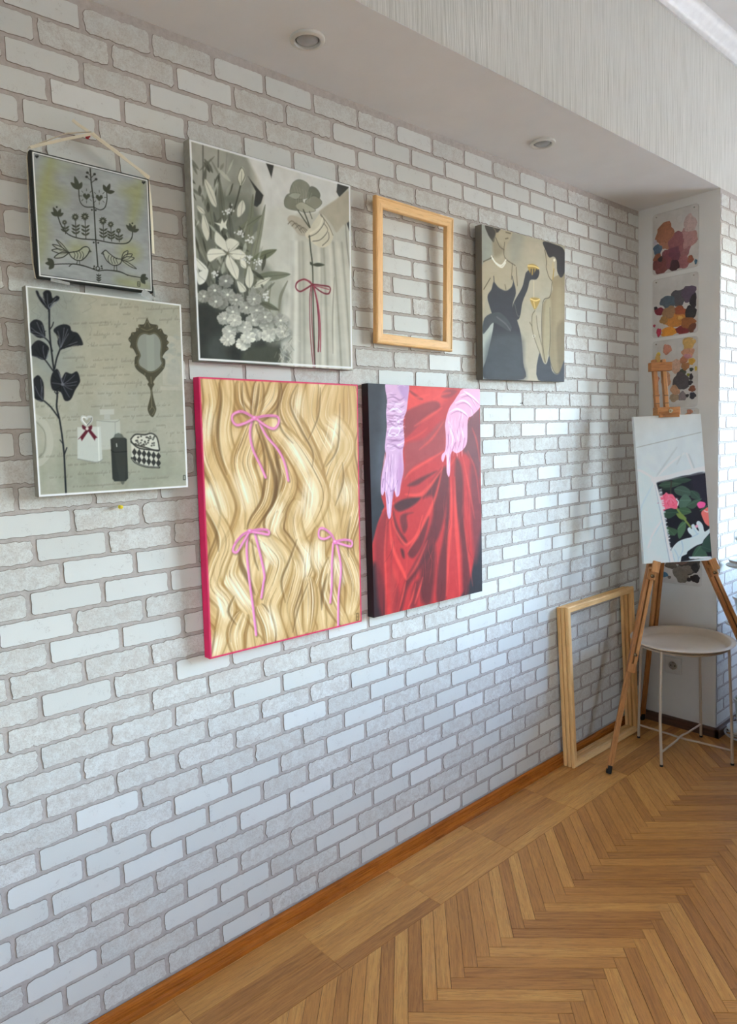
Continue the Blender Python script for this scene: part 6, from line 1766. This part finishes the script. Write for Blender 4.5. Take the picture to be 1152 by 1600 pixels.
# canvas rests: a block, a lip and a nut on each front leg
for F_, d_, s_, fd in ((LF, dL, sL, 0.0347), (RF, dR, sR, 0.0469)):
    k = (CB.z - 0.0240) / HP.z
    p = F_ + (HP - F_) * k
    rb_ = bar(p + front * 0.0185 - d_ * 0.046, p + front * 0.0185 - d_ * 0.004, s_, 0.0155, 0.0064, 'canvas_rest', easel)
    bar(p + front * (fd + 0.013) / 2 + front * 0.006 - d_ * 0.003, p + front * (fd + 0.013) / 2 + front * 0.006 + d_ * 0.006, s_, 0.0150, (fd + 0.001) / 2, 'rest_ledge', rb_)
    bar(p + front * (fd + 0.0105) - d_ * 0.012, p + front * (fd + 0.0105) + d_ * 0.034, s_, 0.0150, 0.0055, 'rest_lip', rb_)
    q_ = p + front * 0.028 - d_ * 0.030 - OFF
    m = MB(); m.tube([q_ - front * 0.004, q_ + front * 0.004], 0.0075, 14); m.tube([q_ + front * 0.004, q_ + front * 0.015], 0.004, 10); m.build('knob', M_BRASS, rb_, smooth=True)
# the canvas itself stands on the rests: a thing of its own
roll = 0.005
a2 = (side_ * math.cos(roll) + cup * math.sin(roll)).normalized(); u2 = (cup * math.cos(roll) - side_ * math.sin(roll)).normalized(); y2 = u2.cross(a2).normalized()
b2 = CB + y2 * CT
MC = Matrix(((a2.x, y2.x, u2.x, b2.x), (a2.y, y2.y, u2.y, b2.y), (a2.z, y2.z, u2.z, b2.z), (0, 0, 0, 1)))
picture('easel_canvas', 'unfinished canvas with roses and a gloved hand, standing on the easel', art_easel(), MC, CW, CH, CT, M_PALE, GAIN['easel'])

# ---------------------------------------------------------------- plants at the right edge
M_POT = plain('white_glazed_pot', (214, 214, 210), 0.3)
M_SOIL = plain('dark_soil', (36, 28, 22), 0.95, bump=0.6, scale=120)
M_LEAF = plain('fresh_green_leaf', (96, 150, 40), 0.45, var=0.3, scale=40)
M_BLKMETAL = plain('white_wire', (206, 206, 202), 0.4)
SX, SY = 0.474, 3.128
stand = empty('plant_stand', (SX, SY, 0))
tag(stand, 'white wire plant stand at the right edge beside the pillar', 'plant stand')
tiers = (0.030, 0.520, 0.772)
for tz in tiers:
    m = MB(); m.tube([(0.095 * math.cos(a), 0.095 * math.sin(a), tz) for a in np.linspace(0, 2 * math.pi, 37)], 0.004, 8, caps=False); m.build('shelf_ring', M_BLKMETAL, stand, smooth=True)
    m = MB()
    for k in range(-2, 3):
        yk = k * 0.03; h = math.sqrt(0.095 ** 2 - yk * yk)
        m.tube([(-h, yk, tz), (h, yk, tz)], 0.0025, 6)
    m.build('shelf_wires', M_BLKMETAL, stand)
for a in (0.0, 1.31, -1.31):
    m = MB(); m.tube([(0.0995 * math.cos(a), 0.0995 * math.sin(a), 0.0), (0.0995 * math.cos(a), 0.0995 * math.sin(a), 0.80)], 0.005, 10); m.build('leg', M_BLKMETAL, stand, smooth=True)
def pot(z, r0, r1, h, label, leafy, name='plant_pot'):
    root = empty(name, (SX, SY, z))
    tag(root, label, 'plant pot')
    m = MB(); m.lathe([(r0 * .96, 0.0), (r0, 0.002), (r1, h - 0.012), (r1 + 0.005, h - 0.010), (r1 + 0.006, h), (r1 - 0.002, h), (r1 - 0.004, h - 0.012), (r0 - 0.004, 0.006), (0.001, 0.006)], 40); m.build('pot', M_POT, root, smooth=True)
    m = MB(); m.lathe([(0.001, h - 0.014), (r1 - 0.006, h - 0.014), (r1 - 0.006, h - 0.017), (0.001, h - 0.017)], 28, close=False); m.build('soil', M_SOIL, root)
    rr = random.Random(int(z * 1000))
    for i in range(leafy):
        a = rr.uniform(0, 6.28); rad = rr.uniform(0.3, 1.0) * r1; L = rr.uniform(0.025, 0.05); tilt = rr.uniform(0.3, 1.2)
        o_ = Vector((rad * .5 * math.cos(a), rad * .5 * math.sin(a), h - 0.014)); dr = Vector((math.cos(a) * math.sin(tilt), math.sin(a) * math.sin(tilt), math.cos(tilt)))
        sd = dr.cross(Vector((0, 0, 1))).normalized(); nn_ = sd.cross(dr)
        w_ = L * .26; th = nn_ * 0.0006
        ctr = [(0.0, 0.1), (0.3, 0.85), (0.6, 1.0), (0.85, 0.6), (1.0, 0.05)]
        vs = []
        for tt, ww in ctr:
            c_ = o_ + dr * L * tt + nn_ * (-0.25 * L * tt * tt)
            vs += [c_ - sd * w_ * ww + th, c_ + sd * w_ * ww + th, c_ + sd * w_ * ww - th, c_ - sd * w_ * ww - th]
        fs = [(i_ * 4 + k, i_ * 4 + (k + 1) % 4, i_ * 4 + 4 + (k + 1) % 4, i_ * 4 + 4 + k) for i_ in range(4) for k in range(4)] + [(0, 3, 2, 1), (16, 17, 18, 19)]
        m = MB(); m.add(vs, fs); m.build('leaf', M_LEAF, root, smooth=True)
    return root
def saucer(z, r, label):
    m = MB(); m.lathe([(0.001, 0.0), (r * .72, 0.0), (r * .94, 0.008), (r, 0.020), (r - 0.004, 0.020), (r * .90, 0.011), (r * .70, 0.004), (0.001, 0.004)], 44)
    o = m.build('saucer', M_POT, smooth=True); o.location = (SX, SY, z)
    return tag(o, label, 'saucer')
saucer(0.0345, 0.088, 'white saucer near the floor at the right edge')
pot(0.0390, 0.046, 0.060, 0.150, 'white pot of small green leaves at the right edge, low down', 26)
pot(0.5245, 0.046, 0.066, 0.112, 'white pot on the middle shelf at the right edge', 14)
saucer(0.7765, 0.090, 'white saucer on the upper shelf at the right edge')
pot(0.7812, 0.046, 0.060, 0.110, 'white pot standing in the upper saucer, just past the right edge', 24)

# ---------------------------------------------------------------- unseen cabinet added past the right edge to shade the low corner
M_SHADECAB = wood_material('shading_cabinet_wood', [(0.25, (84, 58, 38)), (0.5, (108, 76, 50)), (0.8, (128, 94, 64))], 0.5, (4.0, 50.0), 0.05, luv=False)
sb = empty('shading_cabinet', (1.185, 3.05, 0))
tag(sb, 'unseen dark wooden cabinet added past the right edge of the view to shade the low corner', 'shading_cabinet')
m = MB(); m.box((-0.33, -0.83, 0.05), (0.33, 0.83, 0.78)); m.build('body', M_SHADECAB, sb, bevel=0.003)
m = MB(); m.box((-0.345, -0.85, 0.7804), (0.345, 0.85, 0.805)); m.build('top', M_SHADECAB, sb, bevel=0.003)
for sx in (-1, 1):
    for sy in (-1, 1):
        m = MB(); m.box((sx * 0.28 - 0.025, sy * 0.77 - 0.025, 0), (sx * 0.28 + 0.025, sy * 0.77 + 0.025, 0.0496)); m.build('leg', M_SHADECAB, sb)
for k in range(3):
    y0 = -0.81 + k * 0.545
    m = MB(); m.box((-0.350, y0, 0.075), (-0.3305, y0 + 0.53, 0.765)); dr_ = m.build('door', M_SHADECAB, sb, bevel=0.003)
    m = MB(); m.tube([(-0.350, y0 + 0.48, 0.40), (-0.372, y0 + 0.48, 0.40)], [0.006, 0.012], 14); m.build('knob', M_BRASS, dr_, smooth=True)
